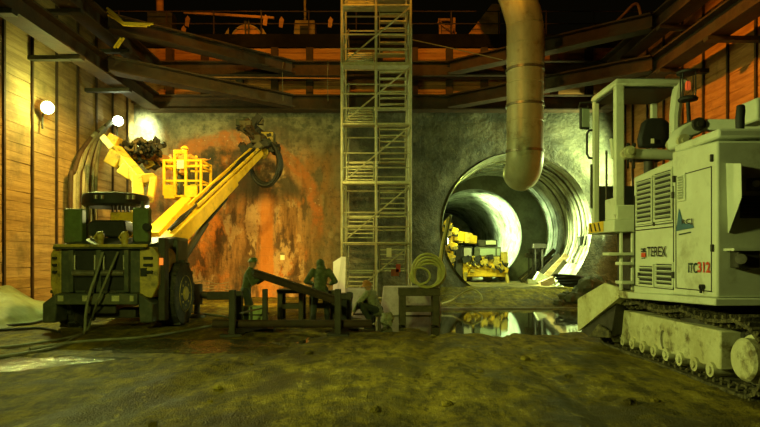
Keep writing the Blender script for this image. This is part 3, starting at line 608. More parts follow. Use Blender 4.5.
louvre(640, 266, 653.5, 284.5, 4, ex, 'louvre_panel'); louvre(657, 264, 673, 284.5, 4, ex, 'louvre_panel'); louvre(679.5, 176, 685, 199, 9, ex, 'louvre_panel')
def door(x0, y0, x1, y1, nm='hood_door'):
    pts = [sd_(x0, y1), sd_(x1, y1), sd_(x1, y0), sd_(x0, y0)]
    zt = min(pts[2].z, pts[3].z); zb = max(pts[0].z, pts[1].z); a, b = pts[1].y, pts[0].y
    m = M()
    for (p, q, r, s) in ((a, a + .012, zb, zt), (b - .012, b, zb, zt), (a, b, zb, zb + .012), (a, b, zt - .012, zt)): m.bb((XS - .008, p, r), (XS + .01, q, s))
    o = m.build(nm, DARKST, ex); return o
door(634.5, 186, 674, 290, 'door_seam'); door(676, 166, 712, 292, 'door_seam'); door(634.5, 226, 674, 227.5, 'door_seam'); door(653.2, 180, 654.2, 226, 'door_seam')
for px, py in ((674, 195), (674, 275), (675, 179), (713, 158), (713.5, 248), (640, 275)):
    p = sd_(px, py); m = M(); m.box(p + V((-.015, 0, 0)), (.04, .035, .09)); ep(m, 'door_hinge', DARKST, bevel=.008)
p = sd_(704, 287); m = M(); m.cyl(p, p + V((-.05, 0, 0)), .035); m.box(p + V((-.04, 0, -.03)), (.02, .03, .09)); ep(m, 'door_handle', BLACK)

def lettering(txt, x0, y0, x1, y1, mt, par, name, X=XS - .012, bold=.0):
    cu = bpy.data.curves.new(name, 'FONT'); cu.body = txt; cu.extrude = .0; cu.offset = bold
    t = bpy.data.objects.new(name, cu); C.objects.link(t); bpy.context.view_layer.update()
    me = bpy.data.meshes.new_from_object(t.evaluated_get(bpy.context.evaluated_depsgraph_get())); bpy.data.objects.remove(t)
    xs = [v.co.x for v in me.vertices]; ys = [v.co.y for v in me.vertices]; a, b, c, d = min(xs), max(xs), min(ys), max(ys)
    for v in me.vertices:
        fx, fy = (v.co.x - a) / (b - a), (v.co.y - c) / (d - c)
        L, R = sd_(x0, (y0 + y1) / 2, X), sd_(x1, (y0 + y1) / 2, X)
        zt = (sd_(x0, y0, X).z + sd_(x1, y0, X).z) / 2; zb = (sd_(x0, y1, X).z + sd_(x1, y1, X).z) / 2
        v.co = (X, L.y + (R.y - L.y) * fx, zb + (zt - zb) * fy)
    me.materials.clear(); me.materials.append(mt); o = bpy.data.objects.new(name, me); C.objects.link(o); o.parent = par
    if par.type == 'EMPTY': o.matrix_parent_inverse = Matrix.Translation(-par.location)
    return o
INK = mat('black sign paint', (.015, .016, .012), (.01, .01, .01), 5, .5, bump=0); INKR = mat('orange red sign paint', (.62, .07, .02), (.5, .05, .015), 5, .5, bump=0); INKB = mat('blue sign paint', (.05, .14, .22), (.035, .1, .16), 5, .5, bump=0); INKG = mat('dark green sign paint', (.02, .05, .03), (.015, .035, .02), 5, .5, bump=0)
lettering('TEREX', 647, 246.5, 666, 256.5, INK, ex, 'maker_lettering', bold=.012)
def patch(pts, mt, nm, par=ex, X=XS - .008):
    m = M(); P = [sd_(a, b, X) for a, b in pts]; m.slab(P, (-.004, 0, 0)); return m.build(nm, mt, par)
patch([(641, 248.5), (645.5, 248), (645.5, 249.2), (643.9, 249.5), (643.9, 250.6), (645.6, 250.5), (645.6, 252), (641.2, 252.3), (641.2, 250.8), (642.6, 250.7), (642.6, 249.6), (641, 249.7)], INK, 'maker_emblem')
patch([(641.3, 253), (645.6, 252.7), (645.6, 257), (641.4, 257.2)], INKR, 'maker_emblem'); patch([(641.6, 258), (644.8, 257.8), (644.8, 258.5), (641.6, 258.7)], INK, 'maker_emblem')
lettering('ITC', 688, 262.8, 697.3, 273, INKG, ex, 'model_lettering', bold=.02); lettering('312', 697.5, 261.8, 710, 272.6, INKR, ex, 'model_lettering', bold=.03)
patch([(676.3, 231), (679, 208.5), (683.2, 223.2), (692.6, 224.2), (694, 227.6)], INKB, 'triangle_emblem')
lettering('RCJ', 681.5, 219, 692.2, 225.3, INK, ex, 'emblem_lettering', X=XS - .018, bold=.01)
patch([(679, 234), (691, 231.6), (691, 232.8), (679, 235.2)], INKG, 'small_caption')
# rear face: flap cowl, grille, gauge panel, connector box
fy = 7.08
def rf(px, py, y=fy): return at(px, py, y)
m = M(); m.slab([rf(727, 163), rf(741.5, 163, 6.92), rf(742, 197, 6.88), rf(729, 233)], (.0, .03, 0)); ep(m, 'exhaust_cowl', bevel=.008)
m = M(); a, b = rf(741, 218), rf(764, 196); m.bb((a.x, fy - .03, a.z), (b.x + .6, fy + .02, b.z)); gr = ep(m, 'rear_grille', BLACK)
m = M()
for i in range(6): z = a.z + (b.z - a.z) * (i + .5) / 6; m.bb((a.x, fy - .05, z - .008), (b.x + .6, fy - .03, z + .008))
m.build('grille_slats', DARKST, gr)
m = M(); a, b = rf(747, 191), rf(764, 178); m.bb((a.x, fy - .03, a.z), (b.x + .2, fy + .02, b.z)); gp = ep(m, 'gauge_panel', GREY, bevel=.01)
m = M(); c = rf(754, 184); m.cyl(c + V((0, -.03, 0)), c + V((0, -.06, 0)), .04, n=16); m.build('gauge', PAINT, gp)
m = M(); a, b = rf(730, 268), rf(752, 250); m.bb((a.x, fy - .16, a.z), (b.x, fy + .01, b.z)); cb = ep(m, 'connector_box', DARKST, bevel=.015)
m = M(); m.cyl(rf(741, 259, fy - .16), rf(741, 259, fy - .24), .06, n=14); m.build('socket_cap', STEEL, cb)
m = M(); a, b = rf(724, 251), rf(756, 248.5); m.bb((a.x, fy - .2, a.z), (b.x, fy + .01, b.z)); ep(m, 'rear_ledge')
# exhaust pipe and roof items
e0 = at(740, 141, 7.6); m = M(); m.tube([e0, e0 + V((0, 0, .12)), e0 + V((.0, 0, .3)), e0 + V((.008, 0, .38)), e0 + V((.02, .02, .45))], [.05, .05, .055, .055, .05], 14); ep(m, 'exhaust_pipe', BLACK)
m = M(); m.bb((at(752, 0, 7.9).x, 7.8, at(0, 122, 7.9).z), (at(772, 0, 7.9).x, 8.2, at(0, 99, 7.9).z)); ep(m, 'lamp_box', PAINT, bevel=.03)
# cab
cx0, cx1, cyn, cyf = 3.85, 5.06, 9.68, 10.74; zr, zfl = 4.6, 2.2
m = M(); m.hexa([(cx0 - .02, cyn - .03, zr - .13), (cx1, cyn - .03, zr - .13), (cx1, cyf + .08, zr - .13), (cx0 - .02, cyf + .08, zr - .13)], [(cx0 + .02, cyn, zr), (cx1, cyn, zr), (cx1, cyf + .05, zr), (cx0 + .02, cyf + .05, zr)]); cabr = ep(m, 'cab_roof', bevel=.04)
m = M(); m.bb((cx0 + .05, cyn + .05, zr - .16), (cx1 - .05, cyf, zr - .125)); ep(m, 'roof_shade_sheet', BLACK, cabr)  # black sheet standing in for the shade under the cab roof
for (x, y, w_, z0, ln) in ((cx0 + .08, cyn + .05, .15, 2.35, 0), (cx0 + .06, cyf - .03, .11, 2.2, .06), (cx1 - .1, cyf - .03, .11, 2.2, 0)):
    m = M(); m.bar((x, y, z0), (x + ln * .0, y, zr - .1), w_, w_ * .8, up=(0, 1, 0)); ep(m, 'cab_post', bevel=.02)
m = M(); m.tube([(cx1 - .12, cyn + .05, zr - .1), (cx1 - .16, cyn + .05, zr - .3), (cx1 - .2, cyn + .05, zr - .6), (cx1 - .2, cyn + .05, 3.0)], [.1, .1, .09, .09], 10); ep(m, 'cab_post')
m = M(); m.bb((cx0 - .03, cyn - .03, zfl - .12), (cx1, cyf + .1, zfl + .08)); ep(m, 'cab_floor', bevel=.015)
m = M(); m.bb((cx0 + .02, cyn, zfl + .08), (cx0 + .14, cyn + .5, zfl + .45)); m.bb((cx0 + .02, cyn - .02, zfl + .08), (cx1 - .1, cyn + .06, zfl + .32)); ep(m, 'cab_side_panel', bevel=.02)
m = M(); m.bb((cx0 + .1, cyf - .06, zfl + .1), (cx1 - .1, cyf - .02, 2.95)); ep(m, 'front_panel', BLACK)
a, b = at(598.5, 228.5, cyf + .0), at(607, 217, cyf); 
m = M(); a = V((cx0 - .035, 0, 0)); m.bb((cx0 - .04, cyn + .42, zfl - .1), (cx0 - .03, cyf + .06, zfl + .08)); hz = ep(m, 'hazard_sign', YEL)
m = M()
for k in range(3):
    y = cyn + .52 + .2 * k; m.slab([(cx0 - .04, y, zfl - .08), (cx0 - .04, y + .06, zfl - .08), (cx0 - .04, y + .14, zfl + .06), (cx0 - .04, y + .08, zfl + .06)], (-.004, 0, 0))
m.build('hazard_stripe_pattern', INK, hz)
m = M(); m.tube([(cx0 - .02, cyf - .02, 3.35), (cx0 - .02, cyf - .02, 2.55)], .02, 8); m.tube([(cx0 + .05, cyn + .5, 2.3), (cx0 + .05, cyn + .5, 3.5)], .02, 8); ep(m, 'cab_rail', DARKST)
# grab rail and mirror outside the front post
g = [at(594, 130, cyf), at(589, 130.5, cyf), at(587, 134, cyf), at(587, 154, cyf), at(589, 158, cyf), at(596, 158.5, cyf)]
m = M(); m.tube(g, .022, 8); ep(m, 'grab_rail', BLACK)
m = M(); m.tube([at(594, 102, cyf), at(580, 103, cyf), at(579, 108, cyf)], .018, 8); m.tube([at(588, 106, cyf), at(588, 112, cyf)], .015, 6); mr_ = ep(m, 'mirror_arm', BLACK)
c = at(584.5, 118.5, cyf); m = M(); m.box(c, (.2, .07, .40), Matrix.Rotation(.25, 3, 'Z')); m.build('mirror', BLACK, mr_, bevel=.03)
m = M(); m.box(c + V((.012, -.04, 0)), (.15, .01, .33), Matrix.Rotation(.25, 3, 'Z')); m.build('mirror_glass', GLASS, mr_)
# seat
m = M(); s0 = at(641, 146, 10.2); m.slab([at(641, 147, 10.25), at(640, 138, 10.25), at(644, 122, 10.25), at(649, 117.5, 10.25), at(664, 117.5, 10.25), at(670, 122, 10.25), at(673, 138, 10.25), at(672, 147, 10.25)], (0, .16, 0)); st_ = ep(m, 'operator_seat', BLACK, bevel=.04)
m = M(); m.bb((4.5, 10.2, 3.38), (5.05, 10.75, 3.52)); m.build('seat_cushion', BLACK, st_, bevel=.04)
m = M(); m.cyl((4.78, 10.5, 2.25), (4.78, 10.5, 3.4), .09); m.build('seat_post', DARKST, st_)
m = M(); m.box(at(652.5, 141, 10.2), (.05, .02, .08)); m.build('care_tag', WHITE, st_)
for px in (628, 634): m = M(); m.tube([at(px, 168, 10.4), at(px - .5, 154, 10.5), at(px, 146, 10.5)], .02, 8); m.ball(at(px, 145, 10.5), .04, 8, 6); ep(m, 'control_lever', BLACK)
# arm rest cylinder and boom
a, b = at(629, 153.5, 9.6), at(676, 155, 9.6); m = M(); m.cyl(a, b, .085, n=16); cy_ = ep(m, 'boom_cylinder')
m = M(); m.cyl(a + V((-.02, -.1, .01)), a + V((-.02, .1, .01)), .1, n=18); m.cyl(a + V((-.02, -.14, .02)), a + V((-.02, .14, .02)), .055, n=12); m.build('cylinder_eye', PAINTD, cy_)
m = M(); m.slab([at(611, 138, 9.75), at(618, 140, 9.75), at(629, 152, 9.75), at(622, 160, 9.75), at(613, 158, 9.75)], (0, .08, 0)); ep(m, 'gusset_plate', bevel=.01)
yb_ = 9.0
m = M(); m.slab([at(677, 147, yb_), at(676, 138, yb_), at(681, 128, yb_), at(690, 122, yb_), at(699, 119, yb_), at(705, 122, yb_), at(706, 130, yb_), at(700, 134, yb_), at(694, 136, yb_), at(690, 144, yb_), at(684, 149, yb_)], (0, .3, 0)); bm_ = ep(m, 'boom_knuckle', bevel=.03)
for px, py, r in ((698, 124.5, .1), (683, 141, .1)):
    m = M(); c = at(px, py, yb_); m.cyl(c + V((0, -.05, 0)), c + V((0, .35, 0)), r, n=18); m.cyl(c + V((0, -.08, 0)), c, r * .5, n=14); m.build('pivot_pin', DARKST if px > 690 else PAINTD, bm_)
a, b = at(700, 125.5, 9.1), at(790, 127, 8.6); m = M(); m.bar(a, b, .2, .16, w2=.22, h2=.2); m.build('boom_arm', PAINT, bm_, bevel=.02)
m = M(); m.bb((at(690, 0, 9.0).x, 8.5, 3.05), (6.0, 9.3, 3.34)); m.bb((at(700, 0, 9.2).x, 8.8, 3.2), (6.0, 9.4, 3.5)); ep(m, 'boom_foot', DARKST, bevel=.03)
# beacon on its mast
bc = at(688, 85, 9.4); m = M(); m.cyl(at(689, 122, 9.4), at(688, 102, 9.4), .03); m.lathe([(.05, 0), (.14, .02), (.15, .05), (.12, .08), (.05, .08)], bc + V((0, 0, -.27)), n=20); m.lathe([(.1, 0), (.17, .02), (.17, .05), (.05, .08)], bc + V((0, 0, .16)), n=20)
for k in range(4): q = V((.13 * math.cos(k * PI / 2 + .5), .13 * math.sin(k * PI / 2 + .5), 0)); m.cyl(bc + q + V((0, 0, -.22)), bc + q + V((0, 0, .18)), .01, n=6)
be = ep(m, 'beacon_cage', BLACK)
m = M(); m.lathe([(.025, -.08), (.04, -.07), (.04, .03), (.025, .06)], bc, n=18); m.build('beacon_lens', RLAMP, be)
# steps below the cab
m = M()
for (pa, pb, t) in ((607, 633, 252.5), (620, 634, 262), (620, 634, 281)):
    a, b = at(pa, t, 9.7), at(pb, t + 3, 9.7); m.bb((a.x, 9.62, b.z), (b.x, 9.9, a.z))
for px in (620.5, 632): a = at(px, 290, 9.75); m.bb((a.x - .02, 9.7, a.z), (a.x + .02, 9.76, at(px, 228, 9.75).z))
ep(m, 'access_steps', bevel=.006)
m = M(); m.bb((at(622, 0, 9.75).x + .25, 9.8, 1.1), (6.0, 10.6, 2.1)); ep(m, 'boom_base', DARKST, bevel=.03)
# loading apron
wl = [at(577.5, 331.5, 11.25), at(577.5, 299, 11.25), at(582, 296, 11.1), at(604, 283, 10.4), at(621, 288, 9.95), at(622, 297, 9.95)]
m = M(); m.slab(wl, (.05, .02, 0)); ap = ep(m, 'apron_wing', PAINTD, bevel=.008)
m = M(); a, b = at(580, 331, 11.22), at(621, 297.5, 9.97); m.bar(a + V((-.02, 0, .02)), b + V((-.02, 0, .02)), .05, .05); m.build('wing_edge', PAINTD, ap)
dw = V((2.5, 0, 0)); m = M(); m.slab([wl[0] + V((.1, 0, .02)), wl[5] + V((.05, 0, .02)), wl[5] + dw + V((-.3, 0, 0)), wl[0] + dw + V((.1, 0, 0))], (0, 0, .06)); ep(m, 'apron_floor', PAINTD)
m = M(); q = [p + V((2.6 - 2 * (p.x - 3.75) * .6, 0, 0)) for p in wl]; m.slab(q, (.05, .02, 0)); ep(m, 'apron_wing', PAINTD, bevel=.008)
m = M(); m.bb((4.35, 10.2, .55), (5.9, 10.9, 1.0)); ep(m, 'conveyor_trough', DARKST, bevel=.02)
m = M(); m.slab([at(587, 337, 10.75), at(598, 324, 10.5), at(608, 331, 10.2), at(609, 338, 10.15)], (.06, .03, 0)); ep(m, 'apron_shoe', MUDST, bevel=.02)
m = M(); m.bb((4.05, 9.6, .98), (5.8, 10.5, 1.1)); ep(m, 'front_platform', PAINTD, bevel=.015)
m = M(); m.slab([at(581, 331, 11.15), at(616, 303, 10.2), at(611, 336, 10.3), at(600, 338, 10.6), at(588, 336, 10.9)], (.3, .12, 0)); ep(m, 'apron_shade_plate', DARKST, bevel=.01)  # dark plate added in place of the shade under the apron wing
# crawlers
def crawler(x0, sgn, nm):
    xo = x0; xi = x0 + .42
    m = M(); ya, yb = 7.38, 10.9
    m.bb((xo + .03, ya, .25), (xi, yb, .74)); fr = ep(m, 'track_frame', PAINTD, bevel=.02)
    m = M(); m.tube([V((xo + .01, 8.85, .43 + .13 * math.cos(t))) + V((0, .05 * math.sin(t), 0)) for t in [PI * i / 12 for i in range(13)]], .012, 6); m.build('lifting_loop', STEEL, fr)
    m = M(); c = V((xo - .02, 6.86, .47)); m.lathe([(.1, .0), (.22, .0), (.25, .03), (.25, .12), (.29, .14), (.29, .2), (.22, .24), (.22, .4)], c, (1, 0, 0), n=32); sp = ep(m, 'drive_hub', PAINTD)
    m = M()
    for k in range(14): a = 2 * PI * k / 14; m.box(c + V((.25, .34 * math.cos(a), .34 * math.sin(a))), (.1, .08, .09), Matrix.Rotation(a, 3, 'X'))
    m.lathe([(.2, .2), (.34, .2), (.34, .3), (.2, .3)], c, (1, 0, 0), n=28); m.build('sprocket', DARKST, sp)
    for k in range(9):
        y = 7.55 + k * .39; m = M(); m.cyl((xo - .01, y, .225), (xi, y, .225), .095, n=14); m.cyl((xo - .035, y, .225), (xo, y, .225), .05, n=8); ep(m, 'track_roller', PAINTD)
    # chain loop with a sagging upper run
    path = []; yr, yf = 6.86, 10.95; r = .42
    for i in range(13): a = -PI / 2 - PI * i / 12; path.append((yr + r * math.cos(a), .47 + r * math.sin(a)))
    sag = lambda y: .93 - .07 * abs(math.sin((y - yr) / (yf - yr) * PI * 3))
    k = 36
    for i in range(1, k): y = yr + (yf - yr) * i / k; path.append((y, sag(y)))
    for i in range(13): a = PI / 2 - PI * i / 12; path.append((yf + .36 * math.cos(a), .46 + (.42 if 1 else 0) * math.sin(a)))
    for i in range(1, k): y = yf - (yf - yr) * i / k; path.append((y, .05))
    L = [0]
    n = len(path)
    for i in range(n): a, b = path[i], path[(i + 1) % n]; L.append(L[-1] + math.hypot(b[0] - a[0], b[1] - a[1]))
    ns = int(L[-1] / .165); m = M(); m2 = M(); j = 0
    for q in range(ns):
        t = L[-1] * q / ns
        while L[j + 1] < t: j += 1
        a, b = path[j], path[(j + 1) % n]; f = (t - L[j]) / (L[j + 1] - L[j]); y, z = a[0] + (b[0] - a[0]) * f, a[1] + (b[1] - a[1]) * f
        ang = math.atan2(b[1] - a[1], b[0] - a[0]); R = Matrix.Rotation(ang, 3, 'X'); nrm = R @ V((0, 0, 1)); out = -nrm if False else nrm
        cz = V((0, y - 8.9, z - .47)); s_ = 1 if cz.dot(nrm) > 0 else -1
        m.box((xo + .2, y, z), (.5, .155, .045), R); m.box(V((xo + .2, y, z)) + nrm * s_ * .045, (.5, .035, .06), R)
        m2.box(V((xo + .2, y, z)) - nrm * s_ * .055, (.2, .12, .07), R); m2.cyl(V((xo + .02, y, z)) - nrm * s_ * .045, V((xo + .3, y, z)) - nrm * s_ * .045, .03, n=6)
    tr = ep(m, 'track_chain', MUDST); m2.build('chain_links', MUDST, tr)
crawler(4.22, 1, 'near'); crawler(5.75, 1, 'far')

# ------------------------------------------------------------------ drill wagon in the tunnel
tl = thing('tunnel_drill_wagon', 'yellow drill wagon parked inside the brightly lit tunnel', 'drilling machine', (5.1, 29, .45))
def tp(m, n, mt=YEL, par=tl, **k): return m.build(n, mt, par, **k)
YT = 29.
def tb(x0, y0, x1, y1, d=1., Y=YT): a, b = at(x0, y1, Y), at(x1, y0, Y); return (a.x, Y, a.z), (b.x, Y + d, b.z)
m = M(); m.bb(*tb(463, 262, 508, 277, 2.6)); tp(m, 'chassis', YEL, bevel=.05)
m = M(); m.bb(*tb(470, 256, 500, 263, 2.)); tp(m, 'upper_deck', YELD, bevel=.05)
m = M(); m.bb(*tb(462.5, 246.5, 472.5, 262, .9)); c1 = tp(m, 'control_cabin', GREY, bevel=.04)
m = M(); m.bb(*tb(464, 248, 471.5, 256, .04, YT - .05)); tp(m, 'white_panel', WHITE, c1)
m = M(); m.bb(*tb(474, 247, 501, 257, 1.1)); c2 = tp(m, 'cabin', GREY, bevel=.04)
for a, b in ((480, 495.5), (497, 500)): m = M(); m.bb(*tb(a, 248.5, b, 255.5, .04, YT - .05)); tp(m, 'windscreen', GLASS, c2)
m = M(); m.bb(*tb(501, 252, 508, 266, .6)); tp(m, 'side_tank', YELD, bevel=.04)
m = M(); m.bb(*tb(478, 240, 497, 246.5, .9, YT + .5)); tp(m, 'roof_frame', DARKST, bevel=.02)
m = M(); m.bb(*tb(486, 240.5, 496, 244.5, .1, YT + .4)); tp(m, 'roof_lamp', PAINT)
for px in (468, 504, 488):
    m = M(); c = at(px, 277, YT + .3); m.lathe([(.1, 0), (.38, .02), (.4, .1), (.4, .3), (.38, .4), (.1, .42)], (c.x - .2, YT + .5, .9), (1, 0, 0), n=24); tp(m, 'wheel', TYRE)
for px, q in ((466, -2), (506, 2)):
    m = M(); m.bar(at(px, 272, YT), at(px + q, 285, YT - .2), .14, .14); m.box(at(px + q, 285.2, YT - .2), (.4, .4, .06)); tp(m, 'stabiliser', YELD, bevel=.015)
rr = random.Random(4)
for k in range(10):
    a = at(466 + 4 * k, 262 + rr.uniform(-2, 3), YT - .12); m = M(); m.tube([a, a + V((.06, -.1, -.16)), a + V((.2, -.1, -.28)), a + V((.3, 0, -.1))], .04, 7); tp(m, 'hose', BLACK if k % 2 else YELD)
m = M()
for px in (446, 452): m.bar(at(px, 268, 27.6), at(px - 1, 226, 27.6), .14, .14)
m.bar(at(446, 236, 27.6), at(452, 236, 27.6), .12, .12); m.bar(at(446, 250, 27.6), at(452, 250, 27.6), .12, .12); ms = tp(m, 'drill_mast', YEL)
for px, py, s in ((446, 232, .34), (452, 246, .3), (449, 258, .34), (447, 225, .26), (453, 231, .28)):
    m = M(); m.box(at(px, py, 27.5), (s * 1.5, .4, s * 1.2), Matrix.Rotation(.35, 3, 'Y')); du = tp(m, 'drill_unit', YEL, ms, bevel=.04); m = M(); m.box(at(px + 3, py + 2, 27.3), (s * .7, .3, s * .6), Matrix.Rotation(-.4, 3, 'Y')); m.build('drill_motor', YELD, du, bevel=.02); m = M(); m.tube([at(px - 3, py, 27.3), at(px - 1, py + 4, 27.2), at(px + 4, py + 5, 27.2), at(px + 6, py, 27.3)], .04, 6); m.build('hose', BLACK, du)
m = M(); m.bar(at(452, 236, 27.8), at(474, 240, 29.0), .38, .40); m.bar(at(455, 232, 28), at(471, 235, 29.0), .2, .16); bm2 = tp(m, 'drill_boom', YEL, bevel=.03)
for px, py in ((460, 238), (467, 238)): m = M(); m.box(at(px, py, 28.2), (.22, .3, .5)); tp(m, 'boom_clamp', YELD, bm2, bevel=.02)
m = M(); m.bb(*tb(455, 245, 463, 279, .7, YT)); tp(m, 'hose_reel_stand', DARKST, bevel=.05)

rr = random.Random(8)
for k in range(14): c = at(466 + 3 * k, 259 + rr.uniform(-3, 12), YT - .1); q = rr.uniform(.15, .4); m = M(); m.box(c, (q, .2, q * .8), Matrix.Rotation(rr.uniform(-.5, .5), 3, 'Y')); tp(m, 'engine_fitting', (BLACK, YEL, YELD, DARKST)[k % 4], bevel=.02)

# ------------------------------------------------------------------ people
def remesh(o, vox, it=2):
    r = o.modifiers.new('remesh', 'REMESH'); r.mode = 'VOXEL'; r.voxel_size = vox; r.use_smooth_shade = True
    s = o.modifiers.new('smooth', 'SMOOTH'); s.factor = .5; s.iterations = it; return o
def limb(m, pts, rad):
    P = [V(p) for p in pts]; out, rr = [], []
    for i in range(len(P) - 1):
        for k in range(5): t = k / 5; out.append(P[i].lerp(P[i + 1], t)); q = rad[i] + (rad[i + 1] - rad[i]) * t; rr.append(q)
    out.append(P[-1]); rr.append(rad[-1]); m.tube(out, rr, 12)
    for p, r in zip(P, rad): m.ball(p, r, 12, 8)
def hand(m, wr, d, pn, s=1.):                       # palm, four unequal bent fingers and a thumb from the side; d along the hand, pn the palm's normal
    d = V(d).normalized(); pn = V(pn); pn = (pn - d * pn.dot(d)).normalized(); sd = d.cross(pn)
    R = Matrix((sd, pn, d)).transposed(); c = V(wr) + d * .05 * s; m.ball(c, (.043 * s, .02 * s, .055 * s), 12, 8, R); m.tube([V(wr) - d * .02, c], [.026 * s, .03 * s], 10)
    for k, L in enumerate((.068, .078, .073, .056)):
        p = c + d * .045 * s + sd * (-.033 + .022 * k) * s; a = .35; pts = [p - d * .02]; 
        for j, f in enumerate((.45, .32, .25)):
            pts.append(p); p = p + (d * math.cos(a) + pn * math.sin(a)) * L * f * s; a += .6
        pts.append(p); m.tube(pts, [.0095 * s, .0095 * s, .009 * s, .0085 * s, .0075 * s], 8)
    p = c - d * .025 * s - sd * .035 * s; q = p + (-sd * .6 + d * .7 + pn * .3).normalized() * .035 * s; r_ = q + (d * .7 + pn * .7).normalized() * .03 * s; m.tube([c - d * .03 - sd * .01, p, q, r_], [.013 * s, .012 * s, .0105 * s, .008 * s], 8)
def person(label, J, face, jacket, helmet=YELD, hood=False, group=None):
    J = {k: V(v) for k, v in J.items()}; f = V(face).normalized(); up = (J['head'] - J['neck']).normalized(); f = (f - up * f.dot(up)).normalized(); r = f.cross(up)
    base = (J['anL'] + J['anR']) / 2; root = thing('person', label, 'person', (base.x, base.y, base.z - .08), group)
    hd = J['head']; RH = Matrix((r, f, up)).transposed()
    sp = (J['chest'] - J['pelvis']).normalized(); ax = (J['shR'] - J['shL']).normalized(); fr = sp.cross(ax).normalized() * -1; RT = Matrix((ax, -fr, sp)).transposed()
    def torso(m, k):
        for t, w, dp, hh in ((0, .165, .115, .12), (.33, .15, .105, .12), (.66, .165, .11, .13), (1., .175, .115, .13)): m.ball(J['pelvis'].lerp(J['chest'], t), (w * k, dp * k, hh), 14, 10, RT)
        m.ball(J['chest'].lerp((J['shL'] + J['shR']) / 2, .6), (.19 * k, .1 * k, .09), 14, 10, RT)
    m = M(); torso(m, .92); limb(m, [J['chest'], J['neck'], hd - up * .05], [.07, .056, .055])
    m.ball(hd + up * .015, (.074, .094, .105), 16, 12, RH); m.ball(hd + f * .03 - up * .06, (.055, .06, .05), 12, 8, RH)
    m.ball(hd + f * .097 - up * .015, (.012, .018, .02), 8, 6, RH); m.ball(hd + f * .085 - up * .055, (.024, .012, .008), 8, 6, RH); m.ball(hd + f * .08 + up * .022, (.05, .016, .01), 8, 6, RH)
    for s in (-1, 1): m.ball(hd + r * s * .076 - up * .005, (.012, .022, .032), 8, 6, RH)
    for s in 'LR':
        limb(m, [J['sh' + s], J['el' + s], J['wr' + s]], [.055, .042, .028]); d = J.get('hd' + s) or (J['wr' + s] - J['el' + s]); hand(m, J['wr' + s], d, J.get('pn' + s) or V((0, 0, 1)))
        limb(m, [J['hip' + s], J['kn' + s], J['an' + s]], [.085, .058, .042])
    remesh(m.build('body', SKIN, root), .008, 2)
    for s in (-1, 1): m = M(); m.ball(hd + f * .082 + r * s * .03 + up * .006, .011, 8, 6); m.build('eye', BLACK, root)
    m = M(); torso(m, 1.12)
    for s in 'LR': e, w = J['el' + s], J['wr' + s]; limb(m, [J['sh' + s], e, e.lerp(w, .9)], [.082, .068, .052])
    lo = J['pelvis'] - sp * .1; m.ball(lo, (.19, .135, .1), 14, 8, RT); limb(m, [J['chest'] + sp * .05, J['neck']], [.1, .075])
    if hood: m.ball(hd - f * .02 + up * .0, (.11, .12, .135), 14, 10, RH); m.ball(J['neck'] - f * .03, (.13, .12, .09), 12, 8, RH)
    remesh(m.build('jacket', jacket, root), .014, 3)
    m = M(); m.ball(J['pelvis'] - sp * .02, (.17, .125, .12), 14, 8, RT)
    for s in 'LR': limb(m, [J['hip' + s], J['kn' + s], J['kn' + s].lerp(J['an' + s], .85)], [.105, .08, .07])
    remesh(m.build('trousers', TROUS, root), .014, 3)
    for s in 'LR':
        a, t = J['an' + s], J['toe' + s]; m = M(); limb(m, [a + V((0, 0, .12)), a - V((0, 0, .01))], [.062, .06]); d = (t - a).normalized(); d.z = 0; m.ball(a + d * .07 - V((0, 0, .035)), (.05, .13, .045), 12, 8, Matrix.Rotation(math.atan2(d.y, d.x) - PI / 2, 3, 'Z')); remesh(m.build('boot', BLACK, root), .01, 2)
    if helmet is not None:
        m = M(); m.lathe([(.001, .105), (.05, .098), (.09, .07), (.108, .03), (.112, 0), (.125, -.004), (.125, -.012), (.1, -.01)], hd + up * .055, up, 24, (1, 1)); m.ball(hd + up * .05 + f * .11, (.085, .055, .01), 12, 6, RH); h_ = m.build('helmet', helmet, root)
    return root
x = -3.22; y = 14.42
person('worker in green jacket and helmet holding the raised end of a steel beam', dict(pelvis=(x - .05, y, .87), chest=(x + .02, y, 1.19), neck=(x + .06, y, 1.38), head=(x + .10, y, 1.515), shL=(x + .05, y + .19, 1.31), shR=(x + .06, y - .17, 1.31), elL=(x + .2, y + .16, 1.06), elR=(x + .17, y - .24, 1.05), wrL=(x + .40, y - .05, 1.15), wrR=(x + .36, y - .30, 1.16), hdL=(.9, -.2, .1), hdR=(.95, .1, .2), hipL=(x - .05, y + .1, .85), hipR=(x - .05, y - .1, .85), knL=(x - .02, y + .12, .47), knR=(x + .09, y - .1, .47), anL=(x - .16, y + .12, .09), anR=(x + .02, y - .12, .09), toeL=(x, y + .12, .06), toeR=(x + .2, y - .12, .06)), (1, -.1, -.1), JACKG, GREEN)
x = -1.50; y = 14.95
person('worker in hooded green jacket seen from behind, stooping over a workbench', dict(pelvis=(x, y - .12, .88), chest=(x, y + .03, 1.2), neck=(x, y + .12, 1.37), head=(x - .02, y + .17, 1.49), shL=(x - .2, y + .06, 1.31), shR=(x + .2, y + .06, 1.31), elL=(x - .37, y + .02, 1.06), elR=(x + .37, y + .02, 1.06), wrL=(x - .22, y + .24, .99), wrR=(x + .22, y + .24, .99), hipL=(x - .1, y - .12, .86), hipR=(x + .1, y - .12, .86), knL=(x - .16, y - .02, .47), knR=(x + .15, y - .02, .47), anL=(x - .18, y - .1, .09), anR=(x + .18, y - .1, .09), toeL=(x - .2, y + .1, .06), toeR=(x + .2, y + .1, .06)), (0, 1, -.15), JACKG, None, True)
x = -.22; y = 14.75
